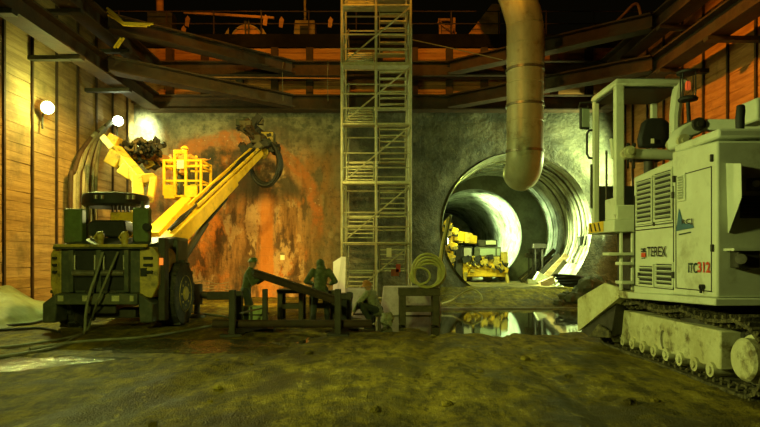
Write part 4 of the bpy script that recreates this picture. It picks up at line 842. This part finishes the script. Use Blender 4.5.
person('worker in pale grey clothes crouching low beside the pipe stand', dict(pelvis=(x + .14, y + .05, .37), chest=(x + .02, y, .66), neck=(x - .04, y - .03, .82), head=(x - .08, y - .06, .95), shL=(x - .1, y - .15, .77), shR=(x + .06, y + .18, .77), elL=(x - .3, y - .28, .55), elR=(x - .2, y + .16, .52), wrL=(x - .42, y - .35, .34), wrR=(x - .42, y - .05, .36), hipL=(x + .1, y - .06, .36), hipR=(x + .2, y + .13, .36), knL=(x - .25, y - .32, .50), knR=(x - .2, y + .05, .52), anL=(x + .0, y - .22, .09), anR=(x + .05, y + .14, .09), toeL=(x - .2, y - .32, .06), toeR=(x - .15, y + .06, .06)), (-.8, -.5, -.25), JACKL, WOODB)
x = at(184, 0, 18.85).x; y = 18.85; z = rz(196, 18.5)
person('worker in orange clothing and yellow helmet standing in the raised man basket', dict(pelvis=(x, y, z + .88), chest=(x, y + .02, z + 1.18), neck=(x, y + .04, z + 1.36), head=(x, y + .06, z + 1.49), shL=(x - .19, y + .02, z + 1.3), shR=(x + .19, y + .02, z + 1.3), elL=(x - .36, y + .0, z + 1.1), elR=(x + .45, y + .04, z + 1.17), wrL=(x - .45, y + .12, z + 1.26), wrR=(x + .68, y + .08, z + 1.2), hipL=(x - .1, y, z + .86), hipR=(x + .1, y, z + .86), knL=(x - .11, y + .02, z + .47), knR=(x + .11, y + .02, z + .47), anL=(x - .12, y, z + .09), anR=(x + .12, y, z + .09), toeL=(x - .13, y + .2, z + .06), toeR=(x + .13, y + .2, z + .06)), (.2, 1, 0), JACKY, YEL)

# ------------------------------------------------------------------ work area in the middle
def gz(x, y): return ground_z(x, y)
m = M(); a, b = V((-2.98, 14.02, 1.30)), V((-.95, 13.62, .66)); m.ibeam(a, b, .15, .17, .03); tag(m.build('steel_beam', RUST), 'dark steel beam sloping down from the worker to the pipe stand', 'beam')
rk = thing('pipe_stand', 'low dark stand of upright posts cradling a long horizontal pipe', 'stand', (-2, 12.6, 0))
for px, pt, Y in ((232.5, 290, 12.3), (338, 289, 12.3), (265, 289, 13.3), (349, 292, 13.3), (239.5, 291, 12.9)):
    X = rx(px, Y); zt = rz(pt, Y); m = M(); w_ = .13 if Y < 13 else .11; m.bar((X, Y, .06), (X, Y, zt), w_, w_, up=(0, 1, 0)); ps = m.build('post', DARKST, rk, bevel=.01)
    m = M(); m.bb((X - .22, Y - .18, .01), (X + .22, Y + .18, .08)); m.build('foot_plate', DARKST, ps)
for X0, X1 in ((rx(232.5, 12.3), rx(265, 13.3)), (rx(338, 12.3), rx(349, 13.3))): m = M(); m.bar((X0, 12.3, .12), (X1, 13.3, .12), .1, .1); m.build('cross_bar', DARKST, rk)
m = M(); m.bar((rx(240, 12.3), 12.3, .5), (rx(262, 13.3), 13.3, .52), .03, .03); m.build('tie_rod', STEEL, rk)
m = M(); m.tube([(rx(213, 12.6), 12.6, .25), (rx(372, 12.6), 12.6, .25)], .085, 16); tag(m.build('steel_pipe', RUST), 'long rusty horizontal pipe lying across the low pipe stand', 'pipe')
cr = thing('tool_crate', 'pale green box standing at the feet of the beam carrying worker', 'box', (-2.9, 13.75, 0))
m = M(); m.bb((rx(241, 13.7), 13.55, .06), (rx(266, 13.7), 13.98, rz(306, 13.7))); m.build('box_body', GREENP := mat('pale green box paint', (.40, .48, .20), (.28, .34, .12), 3, .6, bump=.06, dirt=(.09, .08, .03)), cr, bevel=.02)
m = M(); m.bb((rx(240, 13.7), 13.53, rz(314, 13.7) - .02), (rx(267, 13.7), 13.99, rz(314, 13.7) + .01)); m.build('strap', DARKST, cr)
m = M(); m.bb((rx(252, 13.7), 13.5, .06), (rx(254, 13.7), 13.56, rz(306, 13.7))); m.build('corner_strip', DARKST, cr)
for px in (243, 264): m = M(); m.bb((rx(px, 13.7) - .04, 13.58, .02), (rx(px, 13.7) + .04, 13.95, .07)); m.build('skid', WOODD, cr)
def bench(label, x0, x1, y0, y1, zt, th=.1, lw=.12, mt=WOODD):
    t = thing('workbench', label, 'bench', ((x0 + x1) / 2, (y0 + y1) / 2, 0)); m = M(); m.bb((x0, y0, zt - th), (x1, y1, zt)); m.build('bench_top', mt, t, bevel=.012)
    for X in (x0 + lw / 2 + .02, x1 - lw / 2 - .02):
        for Y in (y0 + lw / 2, y1 - lw / 2): m = M(); m.bar((X, Y, .02), (X, Y, zt - th), lw, lw, up=(0, 1, 0)); m.build('leg', mt, t, bevel=.008)
    m = M(); m.bb((x0 + .04, y0 + .02, .34), (x1 - .04, y0 + .08, .46)); m.build('rail', mt, t); m = M(); m.bb((x0 + .04, y1 - .08, .34), (x1 - .04, y1 - .02, .46)); m.build('rail', mt, t); return t
bench('sturdy dark timber bench carrying the coil of yellow hose', .45, 1.46, 14.3, 14.9, .91, .18, .16)
bench('dark workbench behind the worker who carries the beam', -2.65, -1.95, 15.15, 15.75, .84)
bench('low dark trestle behind the stooping worker', -1.85, -1.15, 15.3, 15.8, .80)
m = M(); m.bb((-1.78, 15.4, .80), (-1.5, 15.6, .95)); tag(m.build('pipe_vice', DARKST, bevel=.02), 'dark lump of a vice standing on the low trestle', 'vice')
vb = bpy.data.objects['pipe_vice']
m = M(); m.cyl((-1.64, 15.3, .9), (-1.64, 15.75, .9), .04); m.build('vice_screw', STEEL, vb)
m = M(); m.hexa([(.0, 16.9, 0), (1.75, 16.9, 0), (1.75, 17.5, 0), (.0, 17.5, 0)], [(.1, 17.05, .84), (1.72, 17.05, .84), (1.72, 17.35, .84), (.1, 17.35, .84)]); tag(m.build('concrete_barrier', CONC, bevel=.03), 'pale concrete barrier standing behind the timber bench', 'barrier')
m = M(); m.bb((rx(346, 17.6), 17.4, 0), (rx(372, 17.6), 18.0, .75)); tag(m.build('concrete_block', CONC, bevel=.03), 'pale concrete block at the foot of the stair tower', 'block')
m = M(); a, b = at(333, 300, 16.6), at(345, 300, 16.6); m.slab([(a.x, 16.55, 0), (b.x, 16.5, 0), (b.x + .02, 16.62, rz(257, 16.6)), (b.x - .1, 16.62, rz(256.5, 16.6)), (a.x, 16.66, rz(262, 16.6))], (0, .03, 0)); tag(m.build('cream_board', WHITE), 'bright cream board propped upright beside the stair tower', 'board')
m = M(); m.rock((.17, 14.25, .17), (.16, .14, .18), 3, 4, .35); tag(m.build('cloth_sack', JACKL), 'small pale crumpled sack beside the crouching worker', 'sack')
m = M(); m.bb((-1.12, 14.9, .03), (-.72, 15.4, .72)); gb = m.build('equipment_chest', BLACK, bevel=.03); tag(gb, 'black chest standing under the lower end of the sloping beam', 'chest')
m = M(); m.bb((-1.14, 14.88, .6), (-.70, 15.42, .75)); m.build('lid', DARKST, gb, bevel=.02)
p = at(282.5, 257.5, 24.1); m = M(); m.box(p, (.17, .06, .2)); tag(m.build('marker_plate', WHITE), 'small pale marker plate fixed on the rusty rear wall', 'plate')
# coil of hose on the bench
hc = thing('hose_coil', 'coil of yellow hose standing on the dark timber bench', 'hose', (.95, 14.6, .91))
cs = at(428, 271, 14.6)
for k in range(7):
    rr = random.Random(k + 9); R1 = .40 - .035 * (k % 3); R2 = .41 - .04 * (k % 4); c = cs + V((rr.uniform(-.05, .05), (k - 3) * .055, -.41 + R2 + .0)); ph = rr.uniform(0, 6)
    m = M(); m.tube([c + V((R1 * math.cos(t), .03 * math.sin(t + ph), R2 * math.sin(t) + .02 * math.cos(2 * t + ph))) for t in [2 * PI * i / 36 for i in range(36)]], .028, 8, True); m.build('hose_turn', HOSEY, hc)
m = M(); c = at(420, 276, 14.45); m.tube([c + V((.22 * math.cos(t) * 1.1, .02, .2 * math.sin(t))) for t in [2 * PI * i / 30 for i in range(30)]], .026, 8, True); m.build('hose_turn', HOSEY, hc)
def hose(pts, r, mt, label, nm='hose', cat='hose', n=8, group=None):
    P = [V(p) for p in pts]; out = []
    for i in range(len(P) - 1):
        p0, p1, p2, p3 = P[max(i - 1, 0)], P[i], P[i + 1], P[min(i + 2, len(P) - 1)]
        for k in range(8):
            t = k / 8; out.append(.5 * ((2 * p1) + (p2 - p0) * t + (2 * p0 - 5 * p1 + 4 * p2 - p3) * t * t + (3 * p1 - p0 - 3 * p2 + p3) * t ** 3))
    out.append(P[-1]); m = M(); m.tube(out, r, n); return tag(m.build(nm, mt), label, cat, group)
hose([at(441, 304, 18.9), at(452, 300, 19.6), at(462, 293.5, 19.9), at(472, 289.5, 20.0), at(480, 294, 19.8), at(481, 301, 19.6), at(471, 304.5, 19.6), at(455, 303.5, 19.7)], .03, HOSEY, 'loop of yellow hose lying on the bank behind the kerb')
for k in range(3):
    hose([at(437 + k, 291, 18.8), at(439 + 1.5 * k, 268, 18.9), at(442 + k, 245, 19.0), at(446 + k, 228, 19.0), at(447 + 2 * k, 219 - 2 * k, 19.0)], .04, HOSEY if k < 2 else GREEN, 'yellow green hose hanging upright beside the tunnel mouth', group='hoses hanging beside the tunnel mouth')
def gp(px, py, dz=.03):
    Y = 1.62 * F / (py - CY); X = (px - CX) * Y / F; return V((X, Y, max(gz(X, Y), -.01) + dz))
hose([at(103, 252, 12.9), at(97, 272, 12.75), at(90, 292, 12.65), at(86, 312, 12.6), gp(84, 334), gp(74, 340), gp(55, 347), gp(25, 353), gp(-15, 358)], .03, HOSEG, 'grey cable drooping from the drilling rig and trailing away over the mud', 'cable', 'cable')
hose([at(118, 252, 12.9), at(108, 275, 12.7), at(98, 300, 12.55), gp(88, 330), gp(78, 337), gp(50, 343), gp(10, 348), gp(-15, 350)], .024, HOSEG, 'thinner grey cable crossing the rig radiator and running beside the first', 'cable', 'cable')
hose([gp(30, 349), gp(80, 343), gp(140, 339), gp(180, 333), gp(215, 327), gp(238, 322)], .028, HOSEG, 'long cable snaking over the mud from the rig towards the pipe stand', 'cable', 'cable')
hose([gp(-10, 329), gp(15, 327), gp(35, 324), gp(50, 319)], .035, BLACK, 'black hose lying in front of the green sheeting', 'hose', 'hose')
hose([gp(-10, 333), gp(20, 331), gp(42, 330), gp(60, 333)], .03, BLACK, 'thin black hose on the mud nearest the rig corner', 'hose', 'hose')
hose([gp(188, 312), gp(205, 315), gp(225, 317), gp(232, 319)], .03, HOSEG, 'short grey cable between the jack leg and the pipe stand', 'cable', 'cable')
for k in range(4):                                  # thin wires looping at the foot of the rusty wall
    hose([at(192 + 2 * k, 283 + 3 * k, 22.5), at(205, 281 + 4 * k, 22.4), at(218, 284 + 2 * k, 22.4), at(229, 282 + 4 * k, 22.5)], .014, HOSEG, 'thin wire strung low in front of the rusty wall', 'wire', 'wire', 6, 'wires along the foot of the rusty wall')

# sheeting heap by the left wall
m = M(); nx, ny = 36, 60; X0, X1, Y0_, Y1_ = -10.12, -8.55, 12.6, 18.0
def th(u, v):
    h = .98 * (1 - u) ** .8 * sstep(0, .3, v) * sstep(1, .62, v) * (.85 + .3 * noise.noise(V((u * 2, v * 5, 2)))); h += .05 * noise.noise(V((u * 5 + v * 6, v * 9, 5))) + .03 * math.sin(14 * v + 6 * u)
    return max(.0, h * min(1, (1 - u) * 6)) + .03
m.v = [V((X0 + (X1 - X0) * i / nx, Y0_ + (Y1_ - Y0_) * j / ny, th(i / nx, j / ny))) for j in range(ny + 1) for i in range(nx + 1)]
m.f = [(j * (nx + 1) + i, j * (nx + 1) + i + 1, (j + 1) * (nx + 1) + i + 1, (j + 1) * (nx + 1) + i) for j in range(ny) for i in range(nx)]
o = tag(m.build('tarpaulin', TARP, ang=60), 'pale green sheeting draped over a heap at the left wall', 'tarpaulin'); sm = o.modifiers.new('solid', 'SOLIDIFY'); sm.thickness = .02
# hoses hanging down the far left wall
def lw(px, py, X=-9.93): Y = X * F / (px - CX); return V((X, Y, H + (CY - py) * Y / F))
for k in range(9):
    hose([lw(111 - 2.5 * k, 122 + 2 * k), lw(104 - 3 * k, 130 + 3 * k), lw(98 - 3 * k, 148 + 3 * k), lw(95 - 3 * k, 175), lw(94 - 3 * k, 215), lw(93.5 - 3 * k, 262), lw(93 - 3 * k, 298)], .075 if k % 3 else .1, (HOSEG, CONC, RUST)[k % 3], 'thick hose bending over and hanging down the far end of the plank wall', 'hanging_hose', 'hose', 10, 'hoses hanging in the left corner')

# flood lamps of the place
def flood(label, c, d, post=None):
    t = thing('flood_lamp', label, 'lamp', c); c = V(c); d = V(d).normalized(); m = M(); m.lathe([(.06, -.2), (.15, -.12), (.2, 0), (.21, .02), (.18, .02)], c, d, 24); m.build('lamp_housing', DARKST, t)
    m = M(); m.lathe([(.17, .0), (.18, .025), (.12, .06), (.02, .075)], c, d, 24); m.build('lamp_glass', LAMP, t)
    m = M(); m.tube(post or [c - d * .15, c - d * .3 + V((0, 0, -.2)), c - d * .3 + V((0, 0, -.6))], .03, 8); m.build('lamp_bracket', DARKST, t); return t
flood('round flood lamp glaring from the left timber wall', (-9.85, 17.5, 6.1), (.75, -.65, -.15), [(-9.9, 17.55, 6.1), (-10.05, 17.6, 5.9), (-10.05, 17.6, 5.5)])
fc = at(118, 121, 22.0); flood('smaller flood lamp glaring in the far left corner above the rig', fc, (.5, -.85, -.1), [fc + V((-.1, .15, 0)), fc + V((-.12, .2, -.3)), fc + V((-.12, .2, -1.4))])
flood('flood lamp tucked behind the side of the tunnel mouth', (2.95, 26.2, 2.4), (1, .1, 0)); flood('flood lamp tucked behind the bulkhead in the far tunnel', (2.85, 33.3, 3.2), (1, .2, 0))

# ------------------------------------------------------------------ deck edge above the rear wall
YD = 25.4
def dk(px, py, Y=YD): return at(px, py, Y)
ZD = 10.92
rl = thing('guard_rail', 'long guard rail along the deck above the rear wall', 'railing', (0, 24.9, ZD))
for i in range(14): m = M(); X = -13 + 2 * i; m.cyl((X, 24.9, ZD), (X, 24.9, ZD + 1.15), .03, n=6); m.build('rail_post', RUST, rl)
for z in (.6, 1.12): m = M(); m.cyl((-13, 24.9, ZD + z), (13, 24.9, ZD + z), .025, n=6); m.build('rail', RUST, rl)
a = thing('arched_form', 'half round orange timber form standing on the deck', 'formwork', dk(247, 37))
m = M(); c = dk(247, 36.5); c.z = ZD + .02; R = .68; m.slab([c + V((R * math.cos(t), 0, R * 1.05 * math.sin(t))) for t in [PI * i / 20 for i in range(21)]], (0, .5, 0)); m.build('form_face', WOODB, a)
m = M(); m.tube([c + V((R * math.cos(t), -.02, R * 1.05 * math.sin(t))) for t in [PI * i / 24 for i in range(25)]], .035, 6); m.build('form_rim', WOOD, a)
m = M(); m.bar(c + V((-.05, -.06, 0)), c + V((-.05, -.06, .95)), .07, .06, up=(0, 1, 0)); m.bar(c + V((.09, -.06, 0)), c + V((.09, -.06, .95)), .07, .06, up=(0, 1, 0)); m.bar(c + V((-.05, -.06, .5)), c + V((.09, -.06, .5)), .05, .05); m.build('form_brace', DARKST, a)
def prop(px, s): m = M(); c = dk(px, 36, 25.2); c.z = ZD; m.slab([c, c + V((.35 * s, 0, 0)), c + V((.02 * s, 0, .55))], (0, .06, 0)); return m
tag(prop(229, -1).build('timber_prop', WOOD), 'small triangular timber prop left of the half round form', 'prop'); tag(prop(262, 1).build('timber_prop', WOOD), 'small triangular timber prop right of the half round form', 'prop')
hb = thing('site_cabinet', 'pale cabinet with a dark window and a pole on the deck', 'cabinet', dk(304, 37))
m = M(); a1, a2 = dk(293, 36), dk(315, 20); m.hexa([(a1.x, YD, ZD), (a2.x, YD, ZD), (a2.x, YD + .7, ZD), (a1.x, YD + .7, ZD)], [(a1.x + .08, YD, a2.z), (a2.x - .02, YD, a2.z), (a2.x - .02, YD + .7, a2.z), (a1.x + .08, YD + .7, a2.z)]); m.build('cabinet_body', WOOD, hb, bevel=.02)
m = M(); m.bb((dk(300, 0).x, YD - .03, dk(0, 34).z), (dk(309, 0).x, YD + .02, dk(0, 26).z)); m.build('window', BLACK, hb)
m = M(); m.cyl(dk(305, 20), dk(305, -20), .05); m.build('pole', WOOD, hb)
db = thing('switch_box', 'dark square box with an orange pole on the deck corner', 'box', dk(158, 37))
m = M(); m.bb((dk(147, 0).x, YD, ZD), (dk(172, 0).x, YD + .6, dk(0, 12).z)); m.build('box_body', DARKST, db, bevel=.02)
m = M(); m.cyl(dk(160, 12), dk(160, -25), .15, n=14); m.build('pole', WOODB, db)
m = M(); m.bar(dk(184, 12.5, 25.0), dk(274, 18, 25.0), .09, .1); tag(m.build('scaffold_plank', WOODB), 'orange plank fixed slanting along the deck guard rail', 'plank')
for px, py in ((187, 21), (183, 31), (265, 20), (281, 22), (330, 22)):
    m = M(); c = dk(px, py, 24.8); m.slab([c + V((-.09, 0, -.2)), c + V((.06, 0, -.24)), c + V((.12, .02, .12)), c + V((.02, 0, .24)), c + V((-.07, 0, .1))], (0, .04, 0)); tag(m.build('rag', WOODB), 'small orange rag tied to the deck guard rail', 'rag', 'rags on the deck guard rail')
m = M(); c = dk(446, 35); m.bar(dk(440, 36), dk(440, 20), .1, .1); m.bar(dk(454, 36), dk(454, 18), .1, .1); m.bar(dk(438, 22), dk(456, 34), .1, .1); m.bar(dk(438, 20), dk(450, 20), .1, .1); m.bb((dk(442, 0).x, YD + .1, ZD), (dk(453, 0).x, YD + .2, dk(0, 24).z))
tag(m.build('timber_trestle', WOODB), 'small orange timber frame on the deck right of the stair tower', 'frame')
m = M(); m.slab([dk(467, 36), dk(492, 4), dk(500, 4), dk(500, 36)], (0, .1, 0)); tag(m.build('sloping_panel', WOODB), 'sloping orange panel on the deck beside the duct', 'panel')
hose([dk(617, 21, 22), dk(624, 14, 22), dk(633, 5, 22), dk(638, 5, 22), dk(641, 16, 22)], .05, WOODB, 'bent orange tube standing up above the upper right brace', 'bent_tube', 'tube')
lad = thing('access_ladder', 'yellow ladder end hooked over the upper left waler beam', 'ladder', at(115, 30, 18.6))
for k in range(3): m = M(); a, b = at(107 + .5 * k, 8 + 3.4 * k, 18.6), at(123.5, 22.6 + 1.2 * k, 18.6); m.tube([a, a.lerp(b, .5) + V((0, 0, .03)), b, b + V((.9 - .1 * k, .1, 0))], .035, 8); m.build('hand_hoop', YEL, lad)
for k in range(2): m = M(); m.bar(at(121 + 3 * k, 38, 18.6), at(114 + 3 * k, 48, 18.6), .05, .05); m.build('ladder_rail', YEL, lad)
m = M()
for i in range(4): a = at(121, 38, 18.6).lerp(at(114, 48, 18.6), (i + .5) / 4); m.bar(a, a + V((.11, 0, 0)), .03, .03)
m.build('ladder_rungs', YEL, lad)
hose([at(186, 77, 23.2), at(250, 77.5, 23.2), at(340, 78.5, 23.2)], .03, WOODB, 'thin orange pipe running level between the two rear beams', 'thin_pipe', 'pipe', 6)
hose([at(411, 39.5, 21.5), at(455, 49, 21.6), at(503, 60, 20.6)], .018, HOSEG, 'thin pale cable stretched from the stair tower to the duct', 'cable', 'cable', 6)
for px in (283, 328): hose([at(px, 62, 23.2), at(px - .5, 80, 23.2), at(px, 101, 23.2)], .012, HOSEG, 'thin rope hanging between the two rear beams', 'rope', 'rope', 6, 'ropes between the rear beams')
# notices on the tower
for nm, mt, (a, b, c, d) in (('notice_plate', WHITE, (386.5, 248, 391.5, 257)), ('notice_plate', RED, (396, 264, 400.5, 272)), ('red_box', mat('brick red paint', (.32, .08, .03), (.2, .05, .02), 3, .6, bump=0), (391, 269, 399, 276))):
    p, q = at(a, d, 20.3), at(c, b, 20.3); m = M(); m.bb((p.x, 20.28, p.z), (q.x, 20.33, q.z)); m.build(nm, mt, tw)

# ------------------------------------------------------------------ clutter in the tunnel mouth
for k in range(9):
    rr = random.Random(k + 70); Y = 26.2 + .42 * k; xb_ = 7.35 + rr.uniform(-.25, .1) - .05 * k; zt = 1.6 + rr.uniform(-.3, .5); xt = TC.x + math.sqrt(max(.1, 2.85 ** 2 - (zt - TC.z) ** 2))
    m = M(); m.bar((xb_, Y, .52), (xt, Y + rr.uniform(-.3, .3), zt), .2 + .06 * (k % 3), .05, up=(0, 1, 0)); tag(m.build('leaning_plank', (WOODD, WOOD, DARKST)[k % 3]), 'timber plank leaning against the curved side of the tunnel', 'plank', 'planks leaning in the tunnel')
for k, (px, py, Y, w_, h_, rt) in enumerate(((541, 279, 25.9, .5, .4, .5), (547, 283, 25.2, .6, .3, -.4), (533, 283, 27, .5, .25, .2))):
    m = M(); c = at(px, py, Y); m.box(c + V((0, 0, .02)), (w_, .3, h_), Matrix.Rotation(rt, 3, 'Y')); tag(m.build('scrap_panel', (PAINT, WOOD, PAINTD)[k]), ('pale tilted panel lying on the tunnel floor', 'flat timber offcut lying on the tunnel floor by the tilted panel', 'small muddy offcut on the tunnel floor nearest the drill wagon')[k], 'panel')
for k, (px, py, Y) in enumerate(((536, 250, 28.0), (539, 246, 27.4), (532, 256, 28.3))):
    m = M(); c = at(px, py, Y); m.box(c, (.62, .4, .22), Matrix.Rotation(.15 * (k - 1), 3, 'Y')); m.bar((c.x - .16, Y, .5), c + V((-.16, 0, -.05)), .07, .07, up=(0, 1, 0)); m.bar((c.x + .16, Y, .5), c + V((.16, 0, -.05)), .07, .07, up=(0, 1, 0)); tag(m.build('equipment_case', DARKST, bevel=.02), ('dark case on legs in the tunnel, middle height of the three', 'dark case on legs in the tunnel, highest of the three', 'dark case on legs in the tunnel, lowest of the three')[k], 'case')
for k in range(5):
    m = M(); c = V((7.9 - .1 * k, 23.75 - .05 * k, gz(7.9, 23.7) + .12 + .085 * k)); m.tube([c + V((.55 * math.cos(t), .4 * math.sin(t), .05 * math.sin(t + k))) for t in [2 * PI * i / 28 for i in range(28)]], .05, 8, True); tag(m.build('hose_ring', BLACK), 'black hose coil lying at the foot of the tunnel side', 'hose', 'black coils at the tunnel side')
m = M(); c = at(583, 241, 25.3); m.box(c, (.4, .3, .4)); jb = tag(m.build('junction_box', BLACK, bevel=.04), 'dark junction box fixed on the bright tunnel side', 'box'); m = M(); m.cyl(c + V((0, -.1, .2)), c + V((.12, -.1, .6)), .04); m.build('conduit', BLACK, jb)
for k in range(6):
    hose([(TC.x + 2.98 * math.cos(a) , 25.0 + k * .55, TC.z + 2.98 * math.sin(a)) for a in [math.radians(-30 + 20 * i) for i in range(6)]], .035, (HOSEG, DARKST)[k % 2], 'loose cable looped along the curved tunnel side', 'cable', 'cable', 6, 'cables on the tunnel side')
for k, (px, py, Y, r) in enumerate(((590, 301, 21.6, .5), (606, 300, 21.9, .42), (598, 294, 22.8, .5), (577, 303, 20.6, .3), (566, 302, 20.9, .22), (612, 305, 20.4, .4), (559, 306, 20.1, .16))):
    c = at(px, py, Y); m = M(); m.rock((c.x, Y, gz(c.x, Y) + r * .35), (r * 1.3, r, r * .75), k + 3, 4, .4); tag(m.build('boulder', SHOTD), 'lump of muddy spoil heaped beside the tunnel mouth', 'rock', 'spoil lumps by the tunnel mouth')
for k in range(26):                                 # clods on the mud
    rr = random.Random(k + 300); Y = rr.uniform(5.2, 12.5); X = rr.uniform(-.35, .45) * Y * 1.1; r = rr.uniform(.025, .06)
    m = M(); m.rock((X, Y, gz(X, Y) + r * .3), (r * 1.4, r * 1.1, r * .8), k, 2, .4); tag(m.build('mud_clod', MUD), 'small clod of mud on the rutted ground', 'clod', 'clods on the rutted ground')

# ------------------------------------------------------------------ camera, sky, lights
cam = bpy.data.cameras.new('camera'); co = bpy.data.objects.new('camera', cam); C.objects.link(co)
co.location = (0, 0, H); co.rotation_euler = (PI / 2, 0, 0); cam.sensor_width = 36; cam.lens = 28; cam.shift_y = (CY - 213.5) / 760; cam.clip_end = 200
bpy.context.scene.camera = co
w = bpy.data.worlds.new('night sky'); bpy.context.scene.world = w; w.use_nodes = True
w.node_tree.nodes['Background'].inputs[0].default_value = (.8, .6, .2, 1); w.node_tree.nodes['Background'].inputs[1].default_value = .0022

def light(name, kind, loc, col, e, tgt=None, size=.15, ang=90, blend=.5):
    l = bpy.data.lights.new(name, kind); o = bpy.data.objects.new(name, l); C.objects.link(o); o.location = loc; l.color = col; l.energy = e
    l.shadow_soft_size = size
    if kind == 'SPOT': l.spot_size = math.radians(ang); l.spot_blend = blend
    if tgt is not None: o.rotation_euler = (V(tgt) - V(loc)).to_track_quat('-Z', 'Y').to_euler()
    return o
YG = (.84, 1., .16); GW = (.88, 1., .24); SOD = (1., .36, .015)
light('flood_left', 'SPOT', (-9.62, 17.42, 6.1), GW, 1300, (-1, 13.5, .2), .12, 122, .35)
light('flood_left_glow', 'POINT', (-9.3, 17.1, 6.1), GW, 210, size=.12)
light('flood_corner', 'SPOT', (-9.5, 21.75, 6.6), (.84, 1, .36), 230, (-7.2, 23.5, 4.9), .12, 165, .3)
light('added_corner_wall_spot', 'SPOT', (-9.6, 23.35, 6.8), (.84, 1, .5), 900, (-9.75, 24.5, 6.8), .08, 88, .9)  # added spot apart from the corner lamp, makes the bright patch on the wall
light('flood_front', 'SPOT', (-8.0, 4.6, 4.6), (.86, 1, .24), 4000, (4.6, 9.2, 1.6), .35, 50, .7)
light('added_front_fill', 'SPOT', (-3.0, -2.0, 5.5), YG, 2900, (-2.6, 13, 2.2), .5, 68, .9)  # added fill from the camera side, lifts the rig, tower and workers
light('flood_right_rear', 'SPOT', (9.3, 22.9, 5.3), (.76, 1, .36), 1900, (6.6, 24.6, 5.0), .12, 160, .4)
light('sodium_right', 'SPOT', (-6.0, 7, 12.6), SOD, 17000, (10.2, 15.0, 5.2), .25, 34, .5)
light('sodium_brace', 'SPOT', (-4.5, 9, 9.9), (1, .45,   .05), 1700, (6.4, 21.3, 8.7), .25, 30, .6)
for x in (-8, -2.5, 3.5): light('sodium_deck', 'SPOT', (x * .3, 6, 13.2), SOD, 6500, (x, 24.5, 11.3), .25, 24, .6)
light('sodium_rock', 'SPOT', (-1.2, 11.0, 8.6), (1, .74, .13), 4300, (-6.6, 23.5, 2.0), .3, 62, .7)
light('sodium_plank_wall', 'SPOT', (-3.0, 15.5, 10.6), (1, .55, .07), 7500, (-10, 18.0, 1.6), .3, 52, .7)
light('added_board_spot', 'SPOT', (-4.0, 14.6, 3.4), (1, .8, .3), 600, (-1.15, 16.6, 1.3), .1, 26, .6)  # added spot without a fixture, brightens the cream board
light('tunnel_mouth_flood', 'SPOT', (3.35, 26.25, 2.4), (.78, 1, .36), 17000, (8.8, 25.4, 1.9), .15, 56, .7)
light('tunnel_far_flood', 'SPOT', (3.2, 33.35, 3.2), (.70, 1, .42), 8500, (7.5, 33.9, 3.0), .15, 100, .7)
light('added_tunnel_fill', 'POINT', (3.6, 26.3, 5.2), YG, 260, size=.12)  # added soft fill for the first bore, no lamp of the tunnel
light('added_rig_fill', 'POINT', at(153, 212, 15.4), (1, .95, .35), 70, size=.08)  # added point light brightening the boom base, no fixture on the rig
light('added_wagon_spot', 'SPOT', (3.6, 26.0, 4.4), YG, 900, (5.1, 29, 1.3), .1, 60, .6)  # added spot that brightens the front of the drill wagon
light('added_low_orange_spot', 'SPOT', (-3.0, 18.6, .9), (1, .52, .07), 1500, (-6.6, 24.5, 1.8), .2, 95, .8)  # added orange light without a fixture, warms the foot of the rusty wall

s = bpy.context.scene; s.view_settings.view_transform = 'Standard'; s.view_settings.look = 'None'; s.view_settings.exposure = 0; s.view_settings.gamma = 1
s.view_settings.use_curve_mapping = False
s.cycles.max_bounces = 6; s.cycles.diffuse_bounces = 3; s.cycles.sample_clamp_indirect = 4
